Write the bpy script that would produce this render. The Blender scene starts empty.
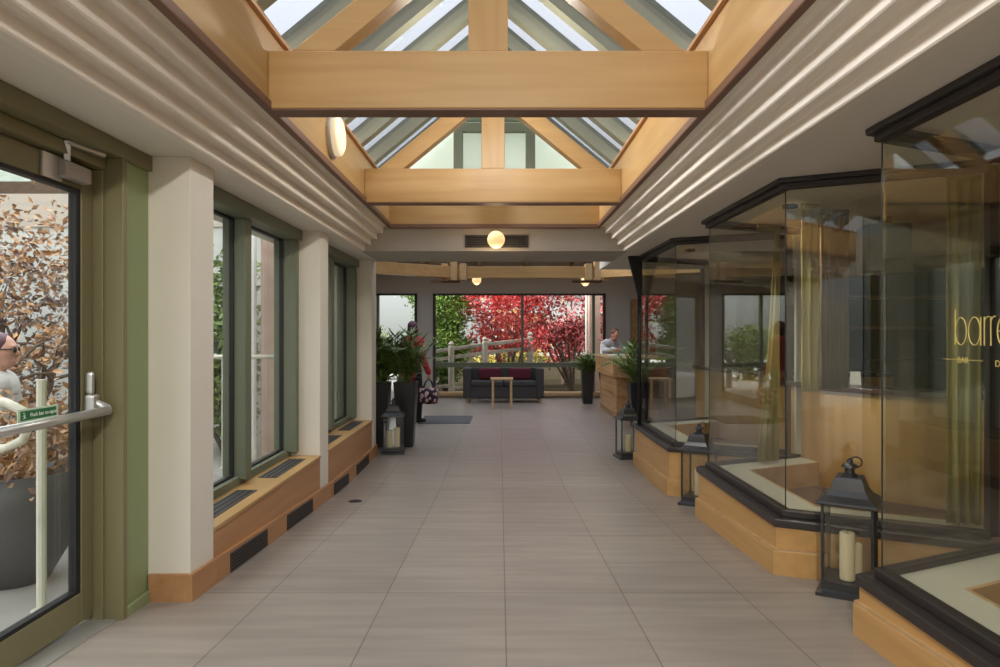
import bpy, math, random
from mathutils import Vector, Matrix
R = math.radians
S = bpy.context.scene
C = S.collection
rng = random.Random(7)

# ---------------------------------------------------------------- camera, sky, light, exposure
cam = bpy.data.objects.new('camera', bpy.data.cameras.new('camera'))
C.objects.link(cam)
cam.location = (0, 0, 1.5)
cam.rotation_euler = (R(90), 0, 0)
cam.data.sensor_width = 36
cam.data.lens = 24.12
cam.data.clip_start = 0.02
cam.data.clip_end = 300
S.camera = cam
S.view_settings.view_transform = 'Standard'
S.view_settings.look = 'None'
S.view_settings.exposure = 0.75
S.view_settings.gamma = 1.0
S.view_settings.use_curve_mapping = False
S.cycles.use_denoising = True
S.cycles.max_bounces = 14
S.cycles.diffuse_bounces = 8
S.cycles.glossy_bounces = 8
S.cycles.transmission_bounces = 12
S.cycles.transparent_max_bounces = 40
S.cycles.caustics_reflective = False
S.cycles.caustics_refractive = False
S.cycles.sample_clamp_indirect = 6.0

W = bpy.data.worlds.new('overcast_sky')
S.world = W
W.use_nodes = True
wn, wl = W.node_tree.nodes, W.node_tree.links
for n in list(wn): wn.remove(n)
wo = wn.new('ShaderNodeOutputWorld'); wb_ = wn.new('ShaderNodeBackground')
wt = wn.new('ShaderNodeTexCoord'); ws = wn.new('ShaderNodeSeparateXYZ')
wr = wn.new('ShaderNodeValToRGB')
wl.new(wt.outputs['Generated'], ws.inputs[0]); wl.new(ws.outputs['Z'], wr.inputs[0])
wr.color_ramp.elements[0].position = 0.0; wr.color_ramp.elements[0].color = (0.29, 0.30, 0.285, 1)
wr.color_ramp.elements[1].position = 0.85; wr.color_ramp.elements[1].color = (2.3, 2.38, 2.5, 1)
wl.new(wr.outputs[0], wb_.inputs[0]); wb_.inputs[1].default_value = 1.15
wl.new(wb_.outputs[0], wo.inputs[0])

sun = bpy.data.objects.new('overcast_sun', bpy.data.lights.new('overcast_sun', 'SUN'))
C.objects.link(sun)
sun.data.energy = 8.0; sun.data.angle = R(24); sun.data.color = (1.0, 0.97, 0.93)
sun.rotation_euler = (R(4), R(-64), 0)

# ---------------------------------------------------------------- materials
def mat(name, col, rough=0.6, metal=0.0, noise=None, emit=None, spec=0.5, bump=0.0):
    """noise = (col2, (sx,sy,sz)) -> mottled by stretched noise in object space"""
    m = bpy.data.materials.new(name); m.use_nodes = True
    nt = m.node_tree; b = nt.nodes['Principled BSDF']
    b.inputs['Base Color'].default_value = (*col, 1)
    b.inputs['Roughness'].default_value = rough
    b.inputs['Metallic'].default_value = metal
    b.inputs['Specular IOR Level'].default_value = spec
    if emit:
        b.inputs['Emission Color'].default_value = (*emit[0], 1)
        b.inputs['Emission Strength'].default_value = emit[1]
    if noise:
        tc = nt.nodes.new('ShaderNodeTexCoord'); mp = nt.nodes.new('ShaderNodeMapping')
        nz = nt.nodes.new('ShaderNodeTexNoise'); rp = nt.nodes.new('ShaderNodeValToRGB')
        mp.inputs['Scale'].default_value = noise[1]
        nz.inputs['Scale'].default_value = 1.0; nz.inputs['Detail'].default_value = 6; nz.inputs['Distortion'].default_value = 0.3
        rp.color_ramp.elements[0].position = 0.32; rp.color_ramp.elements[0].color = (*noise[0], 1)
        rp.color_ramp.elements[1].position = 0.68; rp.color_ramp.elements[1].color = (*col, 1)
        nt.links.new(tc.outputs['Object'], mp.inputs[0]); nt.links.new(mp.outputs[0], nz.inputs[0])
        nt.links.new(nz.outputs[0], rp.inputs[0]); nt.links.new(rp.outputs[0], b.inputs['Base Color'])
        if bump:
            bp = nt.nodes.new('ShaderNodeBump'); bp.inputs['Strength'].default_value = bump; bp.inputs['Distance'].default_value = 0.01
            nt.links.new(nz.outputs[0], bp.inputs['Height']); nt.links.new(bp.outputs[0], b.inputs['Normal'])
    return m

def wood(name, c1, c2, axis, rough=0.42):
    s = [14.0, 14.0, 14.0]; s['xyz'.index(axis)] = 0.9
    return mat(name, c1, rough, noise=(c2, tuple(s)))

HONEY, HONEY2 = (0.50, 0.31, 0.125), (0.43, 0.25, 0.09)
wood_x = wood('honey_wood_x', HONEY, HONEY2, 'x')
wood_y = wood('honey_wood_y', HONEY, HONEY2, 'y')
wood_z = wood('honey_wood_z', HONEY, HONEY2, 'z')
wood_red = wood('orange_wood', (0.50, 0.265, 0.12), (0.41, 0.205, 0.085), 'y')
wood_red_z = wood('orange_wood_z', (0.60, 0.29, 0.115), (0.50, 0.225, 0.08), 'z')
wood_bay = wood('golden_wood', (0.66, 0.395, 0.155), (0.58, 0.33, 0.115), 'y')
wood_desk = wood('oak_desk', (0.58, 0.35, 0.165), (0.36, 0.19, 0.075), 'y')
wood_pale = wood('pale_wood', (0.62, 0.42, 0.22), (0.52, 0.33, 0.15), 'x')
brown_trim = mat('brown_trim', (0.17, 0.085, 0.05), 0.5)
cream = mat('cream_paint', (0.78, 0.74, 0.65), 0.75, noise=((0.75, 0.71, 0.62), (1.5, 1.5, 1.5)))
ceil_m = mat('ceiling_paint', (0.74, 0.70, 0.62), 0.8)
cornice_m = mat('cornice_paint', (0.78, 0.72, 0.63), 0.6)
lobby_wall = mat('lobby_paint', (0.54, 0.48, 0.41), 0.85)
pier_m = mat('pier_paint', (0.52, 0.49, 0.44), 0.8)
olive = mat('olive_paint', (0.205, 0.185, 0.095), 0.45, spec=0.4)
olive_lt = mat('light_olive_paint', (0.28, 0.34, 0.17), 0.5)
green_fr = mat('sage_paint', (0.15, 0.17, 0.115), 0.45)
bar_m = mat('glazing_bar_paint', (0.20, 0.205, 0.15), 0.5)
black_m = mat('black_metal', (0.018, 0.018, 0.019), 0.5, spec=0.35)
lantern_m = mat('lantern_metal', (0.06, 0.062, 0.068), 0.34, metal=0.45)
sill_m = mat('dark_sill', (0.035, 0.028, 0.027), 0.35)
head_m = mat('dark_head_trim', (0.032, 0.026, 0.026), 0.5)
joint_m = mat('glass_joint', (0.03, 0.035, 0.03), 0.4)
ledge_m = mat('white_ledge', (0.66, 0.66, 0.57), 0.4)
carpet_m = mat('brown_carpet', (0.22, 0.14, 0.10), 0.95, noise=((0.18, 0.11, 0.08), (60, 60, 60)))
dark_wall = mat('dark_brown_wall', (0.075, 0.052, 0.042), 0.8)
grille_m = mat('grille_metal', (0.05, 0.045, 0.042), 0.5)
grille_slot = mat('grille_slot', (0.012, 0.011, 0.011), 0.7)
steel_m = mat('silver_metal', (0.62, 0.62, 0.60), 0.35, metal=0.7)
white_m = mat('white_paint', (0.72, 0.72, 0.69), 0.5)
gable_m = mat('white_gable_board', (0.78, 0.82, 0.76), 0.6)
planter_m = mat('black_planter', (0.022, 0.022, 0.025), 0.35)
soil_m = mat('soil', (0.05, 0.032, 0.02), 0.95)
wax_m = mat('candle_wax', (0.82, 0.72, 0.47), 0.5)
sofa_m = mat('charcoal_fabric', (0.06, 0.058, 0.058), 0.9, noise=((0.048, 0.046, 0.046), (80, 80, 80)))
burg_m = mat('burgundy_fabric', (0.11, 0.012, 0.028), 0.85)
mat_m = mat('grey_mat', (0.10, 0.105, 0.11), 0.95)
trunk_m = mat('bark', (0.13, 0.09, 0.065), 0.9)
globe_m = mat('globe_glass', (0.8, 0.6, 0.3), 0.4, emit=((1.0, 0.62, 0.28), 0.5))
lamp_m = mat('bulkhead_glass', (0.85, 0.78, 0.6), 0.4, emit=((1.0, 0.80, 0.5), 0.3))
gold_m = mat('gold_lettering', (0.46, 0.36, 0.10), 0.55)
curtain_m = mat('olive_curtain', (0.36, 0.31, 0.12), 0.85)
curtain_b = mat('brown_curtain', (0.20, 0.135, 0.075), 0.85)
pave_m = mat('pale_paving', (0.33, 0.315, 0.29), 0.8, noise=((0.28, 0.265, 0.245), (2, 2, 2)))
grass_m = mat('garden_earth', (0.04, 0.030, 0.020), 0.95, spec=0.0, noise=((0.025, 0.022, 0.013), (3, 3, 3)))
bowl_m = mat('dark_pot', (0.075, 0.075, 0.078), 0.55)
rail_m = mat('pale_rail', (0.62, 0.60, 0.50), 0.45)
fence_m = mat('weathered_timber', (0.55, 0.51, 0.44), 0.8, noise=((0.40, 0.37, 0.31), (8, 8, 8)))
pink_m = mat('pink_stone', (0.50, 0.36, 0.30), 0.8, noise=((0.42, 0.29, 0.24), (3, 3, 6)))
hwall_m = mat('white_render', (0.55, 0.545, 0.52), 0.8)
roof_m = mat('grey_green_tiles', (0.19, 0.24, 0.20), 0.8, noise=((0.13, 0.17, 0.14), (6, 6, 6)))
skin_m = mat('skin', (0.55, 0.30, 0.22), 0.55)
hair_m = mat('dark_hair', (0.035, 0.02, 0.016), 0.5)
hair_g = mat('auburn_hair', (0.12, 0.05, 0.03), 0.5)
hair_p = mat('plum_hair', (0.10, 0.045, 0.06), 0.5)
red_m = mat('red_jacket', (0.46, 0.022, 0.035), 0.75)
dark_cloth = mat('dark_trousers', (0.02, 0.02, 0.025), 0.85)
shirt_m = mat('pale_shirt', (0.55, 0.57, 0.62), 0.8)
coat_m = mat('pale_grey_coat', (0.48, 0.47, 0.45), 0.85)
eye_m = mat('eye', (0.02, 0.015, 0.012), 0.2)
sign_m = mat('sign_green', (0.03, 0.16, 0.07), 0.4)
sign_b = mat('sign_pale_border', (0.55, 0.70, 0.52), 0.4)
sign_w = mat('sign_white', (0.72, 0.80, 0.68), 0.5)
lobby_ceil = wood('dark_ceiling_boards', (0.10, 0.07, 0.05), (0.06, 0.04, 0.028), 'y', 0.7)

def leafmat(name, c1, c2, sc=7.0):
    m = mat(name, c1, 0.55, noise=(c2, (sc, sc, sc)))
    b = m.node_tree.nodes['Principled BSDF']
    b.inputs['Subsurface Weight'].default_value = 0.0
    return m
leaf_dark = leafmat('palm_leaf', (0.24, 0.34, 0.09), (0.08, 0.14, 0.035), 6)
leaf_green = leafmat('shrub_leaf', (0.30, 0.46, 0.07), (0.11, 0.20, 0.03), 2.5)
leaf_red = leafmat('maple_leaf_red', (0.80, 0.10, 0.085), (0.48, 0.03, 0.04), 2.5)
leaf_maroon = leafmat('maple_leaf_maroon', (0.50, 0.085, 0.08), (0.26, 0.035, 0.04), 2.5)
leaf_brown = leafmat('brown_leaf', (0.60, 0.34, 0.15), (0.13, 0.085, 0.075), 5)
leaf_orange = leafmat('orange_leaf', (0.62, 0.36, 0.06), (0.42, 0.18, 0.03), 3)
leaf_yellow = leafmat('yellow_leaf', (0.62, 0.50, 0.06), (0.36, 0.32, 0.05), 3)
leaf_round = leafmat('topiary_leaf', (0.24, 0.30, 0.06), (0.10, 0.15, 0.03), 4)

def floor_tiles():
    m = bpy.data.materials.new('grey_porcelain_tiles'); m.use_nodes = True
    nt = m.node_tree; b = nt.nodes['Principled BSDF']; L = nt.links
    tc = nt.nodes.new('ShaderNodeTexCoord'); mp = nt.nodes.new('ShaderNodeMapping')
    mp.inputs['Location'].default_value = (-0.025 + 6.0, -3.43 + 12.0, 0)
    br = nt.nodes.new('ShaderNodeTexBrick')
    br.offset = 0.0; br.squash = 1.0
    br.inputs['Scale'].default_value = 1.0; br.inputs['Brick Width'].default_value = 0.6; br.inputs['Row Height'].default_value = 1.2
    br.inputs['Mortar Size'].default_value = 0.003; br.inputs['Mortar Smooth'].default_value = 0.3; br.inputs['Bias'].default_value = 0.0
    br.inputs['Color1'].default_value = (0.335, 0.292, 0.252, 1); br.inputs['Color2'].default_value = (0.30, 0.262, 0.228, 1)
    br.inputs['Mortar'].default_value = (0.13, 0.115, 0.10, 1)
    mp2 = nt.nodes.new('ShaderNodeMapping'); mp2.inputs['Scale'].default_value = (0.9, 9.0, 1)
    nz = nt.nodes.new('ShaderNodeTexNoise'); nz.inputs['Scale'].default_value = 1.6; nz.inputs['Detail'].default_value = 7
    rp = nt.nodes.new('ShaderNodeValToRGB')
    rp.color_ramp.elements[0].position = 0.3; rp.color_ramp.elements[0].color = (0.84, 0.83, 0.82, 1)
    rp.color_ramp.elements[1].position = 0.7; rp.color_ramp.elements[1].color = (1.1, 1.1, 1.1, 1)
    mx = nt.nodes.new('ShaderNodeMix'); mx.data_type = 'RGBA'; mx.blend_type = 'MULTIPLY'; mx.inputs[0].default_value = 1.0
    L.new(tc.outputs['Object'], mp.inputs[0]); L.new(mp.outputs[0], br.inputs[0])
    L.new(tc.outputs['Object'], mp2.inputs[0]); L.new(mp2.outputs[0], nz.inputs[0]); L.new(nz.outputs[0], rp.inputs[0])
    L.new(br.outputs['Color'], mx.inputs[6]); L.new(rp.outputs[0], mx.inputs[7]); L.new(mx.outputs[2], b.inputs['Base Color'])
    b.inputs['Roughness'].default_value = 0.38; b.inputs['Specular IOR Level'].default_value = 0.45
    return m
tiles_m = floor_tiles()

def glass(name, tint=(0.97, 0.985, 0.97), f0=0.045, gain=1.0, rough=0.0):
    """pane: Schlick reflection over clear transmission, same seen from both sides"""
    m = bpy.data.materials.new(name); m.use_nodes = True
    nt = m.node_tree; L = nt.links
    for n in list(nt.nodes): nt.nodes.remove(n)
    o = nt.nodes.new('ShaderNodeOutputMaterial'); mx = nt.nodes.new('ShaderNodeMixShader')
    tr = nt.nodes.new('ShaderNodeBsdfTransparent'); gl = nt.nodes.new('ShaderNodeBsdfGlossy')
    tr.inputs[0].default_value = (*tint, 1); gl.inputs['Roughness'].default_value = rough
    ge = nt.nodes.new('ShaderNodeNewGeometry'); dt = nt.nodes.new('ShaderNodeVectorMath'); dt.operation = 'DOT_PRODUCT'
    L.new(ge.outputs['Normal'], dt.inputs[0]); L.new(ge.outputs['Incoming'], dt.inputs[1])
    def M(op, a, b=None):
        n = nt.nodes.new('ShaderNodeMath'); n.operation = op
        for i, v in enumerate((a, b)):
            if v is None: continue
            if isinstance(v, (int, float)): n.inputs[i].default_value = v
            else: L.new(v, n.inputs[i])
        return n.outputs[0]
    c = M('ABSOLUTE', dt.outputs['Value']); k = M('POWER', M('SUBTRACT', 1.0, c), 5.0)
    f = M('MINIMUM', M('MULTIPLY', M('ADD', M('MULTIPLY', k, 1 - f0), f0), gain), 1.0)
    L.new(f, mx.inputs[0]); L.new(tr.outputs[0], mx.inputs[1]); L.new(gl.outputs[0], mx.inputs[2]); L.new(mx.outputs[0], o.inputs[0])
    return m
glass_m = glass('clear_glass')
glass_back = glass('window_glass', (0.97, 0.985, 0.97), 0.03, 0.5)
glass_bay = glass('bay_glass', (0.95, 0.955, 0.92), 0.05)
glass_sky = glass('skylight_glass', (0.63, 0.64, 0.665), 0.04)
glass_lan = glass('lantern_glass', (0.97, 0.98, 0.97), 0.04)

# ---------------------------------------------------------------- mesh helpers
class MB:
    def __init__(s): s.v = []; s.f = []
    def add(s, vs, fs):
        o = len(s.v); s.v += [tuple(v) for v in vs]; s.f += [tuple(i + o for i in f) for f in fs]; return s
    def box(s, x0, x1, y0, y1, z0, z1):
        x0, x1 = sorted((x0, x1)); y0, y1 = sorted((y0, y1)); z0, z1 = sorted((z0, z1))
        return s.add([(x0,y0,z0),(x1,y0,z0),(x1,y1,z0),(x0,y1,z0),(x0,y0,z1),(x1,y0,z1),(x1,y1,z1),(x0,y1,z1)],
                     [(0,3,2,1),(4,5,6,7),(0,1,5,4),(1,2,6,5),(2,3,7,6),(3,0,4,7)])
    def bar(s, a, b, w, h, up=(0,0,1)):
        """box from a to b, w across, h along `up`, centred on the line"""
        a, b, up = Vector(a), Vector(b), Vector(up)
        d = (b - a).normalized(); x = d.cross(up).normalized() * (w/2); u = x.cross(d).normalized() * (h/2)
        return s.add([a-x-u, a+x-u, a+x+u, a-x+u, b-x-u, b+x-u, b+x+u, b-x+u],
                     [(0,1,2,3),(7,6,5,4),(0,4,5,1),(1,5,6,2),(2,6,7,3),(3,7,4,0)])
    def prism(s, poly, z0, z1):
        """vertical prism over an (x, y) outline; z0 / z1 numbers or functions of (x, y)"""
        g = lambda z, p: z(*p) if callable(z) else z
        n = len(poly)
        s.add([(p[0], p[1], g(z0, p)) for p in poly] + [(p[0], p[1], g(z1, p)) for p in poly],
              [tuple(range(n))[::-1], tuple(range(n, 2*n))] + [(i, (i+1) % n, n + (i+1) % n, n + i) for i in range(n)])
        return s
    def strip(s, outer, inner, z0, z1):
        """wall between two open (x, y) polylines of equal length"""
        g = lambda z, p: z(*p) if callable(z) else z
        n = len(outer)
        for i in range(n - 1):
            q = [outer[i], outer[i+1], inner[i+1], inner[i]]
            s.prism(q, z0, z1)
        return s
    def extrude_y(s, prof, y0, y1):
        n = len(prof)
        s.add([(x, y0, z) for x, z in prof] + [(x, y1, z) for x, z in prof],
              [tuple(range(n)), tuple(range(n, 2*n))[::-1]] + [(i, n + i, n + (i+1) % n, (i+1) % n) for i in range(n)])
        return s
    def tube(s, pts, r, n=8, cap=True):
        pts = [Vector(p) for p in pts]; m = len(pts)
        rs = r if isinstance(r, (list, tuple)) else [r]*m
        vs = []; ref = None
        for i, p in enumerate(pts):
            d = (pts[min(i+1, m-1)] - pts[max(i-1, 0)]).normalized()
            if ref is None: ref = Vector((0,0,1)) if abs(d.z) < 0.9 else Vector((1,0,0))
            x = d.cross(ref).normalized(); y = x.cross(d).normalized(); ref = y
            for k in range(n):
                a = 2*math.pi*k/n; vs.append(p + x*math.cos(a)*rs[i] + y*math.sin(a)*rs[i])
        fs = [(i*n+k, i*n+(k+1) % n, (i+1)*n+(k+1) % n, (i+1)*n+k) for i in range(m-1) for k in range(n)]
        if cap: fs += [tuple(range(n))[::-1], tuple(range((m-1)*n, m*n))]
        return s.add(vs, fs)
    def lathe(s, prof, c=(0,0,0), n=24, sq=False):
        """revolve (r, z); sq=True gives a square section (4 sides, axis aligned)"""
        if sq: n = 4
        vs = []; off = math.pi/4 if sq else 0; k = math.sqrt(2) if sq else 1
        for r, z in prof:
            for i in range(n):
                a = 2*math.pi*i/n + off; vs.append((c[0]+k*r*math.cos(a), c[1]+k*r*math.sin(a), c[2]+z))
        m = len(prof)
        fs = [(j*n+i, j*n+(i+1) % n, (j+1)*n+(i+1) % n, (j+1)*n+i) for j in range(m-1) for i in range(n)]
        fs += [tuple(range(n))[::-1], tuple(range((m-1)*n, m*n))]
        return s.add(vs, fs)
    def sphere(s, c, r, n=12, m=8):
        rx, ry, rz = r if isinstance(r, (list, tuple)) else (r, r, r)
        vs = [(c[0], c[1], c[2]-rz)]
        for j in range(1, m):
            t = math.pi*j/m
            for i in range(n):
                a = 2*math.pi*i/n; vs.append((c[0]+rx*math.sin(t)*math.cos(a), c[1]+ry*math.sin(t)*math.sin(a), c[2]-rz*math.cos(t)))
        vs.append((c[0], c[1], c[2]+rz)); e = len(vs)-1
        fs = [(0, 1+(i+1) % n, 1+i) for i in range(n)]
        fs += [(1+j*n+i, 1+j*n+(i+1) % n, 1+(j+1)*n+(i+1) % n, 1+(j+1)*n+i) for j in range(m-2) for i in range(n)]
        fs += [(e, 1+(m-2)*n+i, 1+(m-2)*n+(i+1) % n) for i in range(n)]
        return s.add(vs, fs)
    def capsule(s, a, b, ra, rb):
        s.tube([a, b], [ra, rb], 12); s.sphere(a, ra, 12, 8); s.sphere(b, rb, 12, 8); return s
    def leaf(s, p, d, u, L, w):
        """one pointed leaf: base p, direction d, width along u, slightly folded"""
        m = p + d*L*0.45; k = d.cross(u)*w*0.18
        return s.add([p, m - u*w/2 + k, p + d*L, m + u*w/2 + k], [(0, 1, 2), (0, 2, 3)])

OFF = {}
def obj(name, mb, m, parent=None, bevel=0.0, smooth=False, kind=None, remesh=0.0):
    off = OFF.get(parent.name, Vector()) if parent else Vector()
    me = bpy.data.meshes.new(name)
    me.from_pydata([Vector(v) - off for v in mb.v], [], mb.f); me.update()
    me.materials.append(m)
    o = bpy.data.objects.new(name, me); C.objects.link(o)
    if smooth:
        for p in me.polygons: p.use_smooth = True
    if remesh:
        md = o.modifiers.new('remesh', 'REMESH'); md.mode = 'VOXEL'; md.voxel_size = remesh; md.use_smooth_shade = True
        md = o.modifiers.new('smooth', 'SMOOTH'); md.iterations = 4; md.factor = 0.5
    if bevel:
        md = o.modifiers.new('bevel', 'BEVEL'); md.width = bevel; md.segments = 2; md.limit_method = 'ANGLE'
    if parent:
        o.parent = parent; OFF[o.name] = off
    if kind: o['kind'] = kind
    return o
def tag(o, label, cat, group=None):
    o['label'] = label; o['category'] = cat
    if group: o['group'] = group
    return o
def thing(name, label, cat, loc=(0,0,0), group=None, local=False):
    o = bpy.data.objects.new(name, None); C.objects.link(o); o.location = loc
    OFF[o.name] = Vector() if local else Vector(loc)
    return tag(o, label, cat, group)
def struct(name, mb, m, **k):
    o = obj(name, mb, m, **k); o['kind'] = 'structure'; return o
def sroot(name, loc=(0,0,0)):
    o = bpy.data.objects.new(name, None); C.objects.link(o); o.location = loc; OFF[o.name] = Vector(loc)
    o['kind'] = 'structure'; return o
def copy_tree(o, parent=None):
    c = o.copy(); C.objects.link(c)
    if parent: c.parent = parent
    OFF[c.name] = OFF.get(o.name, Vector())
    for ch in [x for x in list(C.objects) if x.parent == o]: copy_tree(ch, c)
    return c
def offs(pl, d):
    """offset an open polyline to its left by d (mitred)"""
    out = []
    for i, p in enumerate(pl):
        ns = []
        for a, b in ((i-1, i), (i, i+1)):
            if a < 0 or b >= len(pl): continue
            t = (Vector(pl[b]) - Vector(pl[a])).normalized(); ns.append(Vector((-t.y, t.x)))
        if len(ns) == 2:
            n = (ns[0] + ns[1]).normalized(); k = d / max(0.3, n.dot(ns[0]))
        else: n, k = ns[0], d
        out.append((p[0] + n.x*k, p[1] + n.y*k))
    return out
def text_mb(body, size, place, depth=0.0006):
    """flat lettering: place(u, v, w) maps text coordinates to the world"""
    cu = bpy.data.curves.new('t', 'FONT'); cu.body = body; cu.size = size; cu.extrude = depth; cu.resolution_u = 3
    o = bpy.data.objects.new('t', cu); C.objects.link(o)
    me = o.evaluated_get(bpy.context.evaluated_depsgraph_get()).to_mesh()
    mb = MB(); mb.add([place(*v.co) for v in me.vertices], [tuple(p.vertices) for p in me.polygons])
    bpy.data.objects.remove(o); bpy.data.curves.remove(cu)
    return mb

# ---------------------------------------------------------------- levels and main dimensions
SOF = 2.374                 # soffit of the side ceilings
CX, HW = -0.06, 1.11        # skylight centre line and half width
XL, XR = -1.53, 1.545        # faces of the left casings and of the right bays
Y0, YE, YS = -3.2, 7.10, 8.15
def fz(y):
    return max(0.0, 0.365 - 0.056*max(y, 1.2))
YR = 0.365/0.056            # foot of the ramp

# ---------------------------------------------------------------- setting: floor
m = MB()
prof = [(Y0, fz(Y0)), (1.2, fz(1.2)), (YR, 0.0), (15.7, 0.0)]
for (xa, xb, ya, yb) in ((-1.95, 2.46, Y0, 8.3), (-7.0, 7.0, 8.3, 15.8)):
    ys = [ya] + [y for y in (1.2, YR) if ya < y < yb] + [yb]
    for a, b in zip(ys, ys[1:]):
        q = [(xa, a), (xb, a), (xb, b), (xa, b)]
        m.prism(q, lambda x, y: fz(y) - 0.15, lambda x, y: fz(y))
struct('floor', m, tiles_m)
BAYS = {'window_3': (6.12, 7.66), 'window_4': (3.75, 5.22), 'window_5': (1.28, 2.88)}
def bay_line(yN, yF): return [(2.44, yN-.44), (XR, yN), (XR, yF), (2.44, yF+.40)]      # left of travel = hall side (-x)
m = MB().box(2.47, 7.2, Y0, 8.9, 0.18, 0.30)
for a, b in BAYS.values():
    q = offs(bay_line(a, b), -.2); m.prism([(2.46, q[0][1]), q[1], q[2], (2.46, q[3][1])], 0.18, 0.2995)
struct('floor_restaurant', m, carpet_m)
# hall ceilings and stepped cornices
N = 4; ST = 0.26/N; RI = 0.256/N
def cornice(sgn):
    xo = CX + sgn*(HW + 0.26)
    pr = [(xo + sgn*.05, SOF)]
    x, z = xo, SOF
    for i in range(N):
        # a crisp nose, an upright riser, then a small cove running into the next tread
        pr += [(x + sgn*.006, z - (0.006 if i else 0)), (x, z + (0.0 if i else .006)), (x, z + RI*.84), (x - sgn*ST*.08, z + RI*.96), (x - sgn*ST*.22, z + RI)]
        x -= sgn*ST; z += RI
    return pr + [(x, z), (x, 2.66), (xo + sgn*.05, 2.66)], xo
for sgn, nm in ((-1, 'trim_cornice_left'), (1, 'trim_cornice_right')):
    pr, xo = cornice(sgn)
    struct(nm, MB().extrude_y(pr, Y0, YE), cornice_m)
struct('ceiling_left', MB().box(-2.2, CX - HW - 0.31, Y0, YS, SOF, 2.80), ceil_m)
struct('ceiling_right', MB().box(CX + HW + 0.31, 7.3, Y0, YS + 1.0, SOF, 2.80), ceil_m)
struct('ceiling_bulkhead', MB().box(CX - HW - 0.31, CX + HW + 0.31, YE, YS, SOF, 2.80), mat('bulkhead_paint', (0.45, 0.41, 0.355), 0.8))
# skylight kerb boards
for sgn, nm in ((-1, 'trim_1'), (1, 'trim_2')):
    x = CX + sgn*HW
    r = sroot(nm)
    obj('kerb_board', MB().box(x - sgn*.004, x + sgn*0.05, Y0, 7.05, 2.66, 3.03), wood_y, r)
    obj('lower_bead', MB().box(x - sgn*0.022, x + sgn*0.02, Y0, 7.05, 2.622, 2.672), brown_trim, r, bevel=0.008)
    obj('upper_bead', MB().box(x - sgn*0.03, x + sgn*0.06, Y0, 7.05, 3.03, 3.055), wood_red, r, bevel=0.005)
r = sroot('trim_3')
obj('end_board', MB().box(CX - HW, CX + HW, 7.05, 7.10, 2.63, 2.86), wood_x, r)
obj('lower_bead', MB().box(CX - HW, CX + HW, 7.03, 7.10, 2.612, 2.65), brown_trim, r)
# gable at the end of the skylight
SL = 0.82; ZK = 3.055; ZR = ZK + SL*HW
r = sroot('wall_gable')
g = MB(); g.add([(CX-HW-.1, 7.10, 2.80), (CX+HW+.1, 7.10, 2.80), (CX+HW+.1, 7.10, ZK), (CX, 7.10, ZR+.09), (CX-HW-.1, 7.10, ZK),
                 (CX-HW-.1, 7.16, 2.80), (CX+HW+.1, 7.16, 2.80), (CX+HW+.1, 7.16, ZK), (CX, 7.16, ZR+.09), (CX-HW-.1, 7.16, ZK)],
                [(0,1,2,3,4), (9,8,7,6,5), (0,5,6,1), (1,6,7,2), (2,7,8,3), (3,8,9,4), (4,9,5,0)])
nt = gable_m.node_tree; pb_ = nt.nodes['Principled BSDF']; tl = nt.nodes.new('ShaderNodeBsdfTranslucent'); tl.inputs[0].default_value = (.72, .78, .70, 1)
mx_ = nt.nodes.new('ShaderNodeMixShader'); mx_.inputs[0].default_value = .6
nt.links.new(pb_.outputs[0], mx_.inputs[1]); nt.links.new(tl.outputs[0], mx_.inputs[2]); nt.links.new(mx_.outputs[0], nt.nodes['Material Output'].inputs[0])
obj('gable_board', g, gable_m, r)
f = MB()
for x in (CX-.43, CX+.33): f.box(x, x+.10, 7.04, 7.10, 2.86, 3.72)
f.box(CX-.33, CX+.33, 7.04, 7.10, 3.62, 3.72)
obj('gable_window_frame', f, green_fr, r, bevel=0.004)
f = MB().box(CX-.5, CX+.5, 7.05, 7.10, 3.74, 3.80); obj('gable_rail', f, green_fr, r)
# skylight glazing
r = sroot('window_skylight')
for sgn in (-1, 1):
    xa, xb = CX + sgn*(HW + 0.06), CX
    za, zb = ZK + 0.06, ZR + 0.12
    ys = [2.05 + 0.6*i for i in range(-8, 9)]
    nrm = (sgn*SL, 0, 1)
    for y in ys:
        obj('glazing_bar', MB().bar((xa, y, za), (xb, y, zb), 0.10, 0.13, nrm), bar_m, r)
    for a, b in zip(ys, ys[1:] ):
        obj('pane', MB().bar((xa, (a+b)/2, za+.045), (xb, (a+b)/2, zb+.045), (b-a)-0.06, 0.012, nrm), glass_sky, r)
obj('ridge_bar', MB().box(CX-.05, CX+.05, Y0, 7.1, ZR+.06, ZR+.2), bar_m, r)

# ---------------------------------------------------------------- roof trusses
def truss(y, label):
    t = thing('roof_truss', label, 'roof beam', (CX, y, 2.63), 'trusses under the skylight')
    obj('tie_beam', MB().box(CX-HW+.004, CX+HW-.004, y, y+.125, 2.632, 2.922), wood_x, t, bevel=0.006)
    obj('lower_face', MB().box(CX-HW+.02, CX+HW-.02, y+.004, y+.121, 2.624, 2.634), brown_trim, t)
    obj('king_post', MB().box(CX-.10, CX+.10, y+.01, y+.115, 2.922, ZR-.02), wood_z, t, bevel=0.005)
    for s in (-1, 1):
        pr = [(CX + s*.99, 2.921), (CX + s*.775, 2.921), (CX + s*.09, 2.921 + SL*.685), (CX + s*.09, 2.921 + SL*.90)]
        obj('rafter', MB().extrude_y(pr, y+.005, y+.12), wood_x, t, bevel=0.005)
    return t
truss(3.365, 'large honey timber truss crossing the front of the skylight')
truss(5.77, 'second honey timber truss, deeper in the skylight before the white gable')

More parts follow.
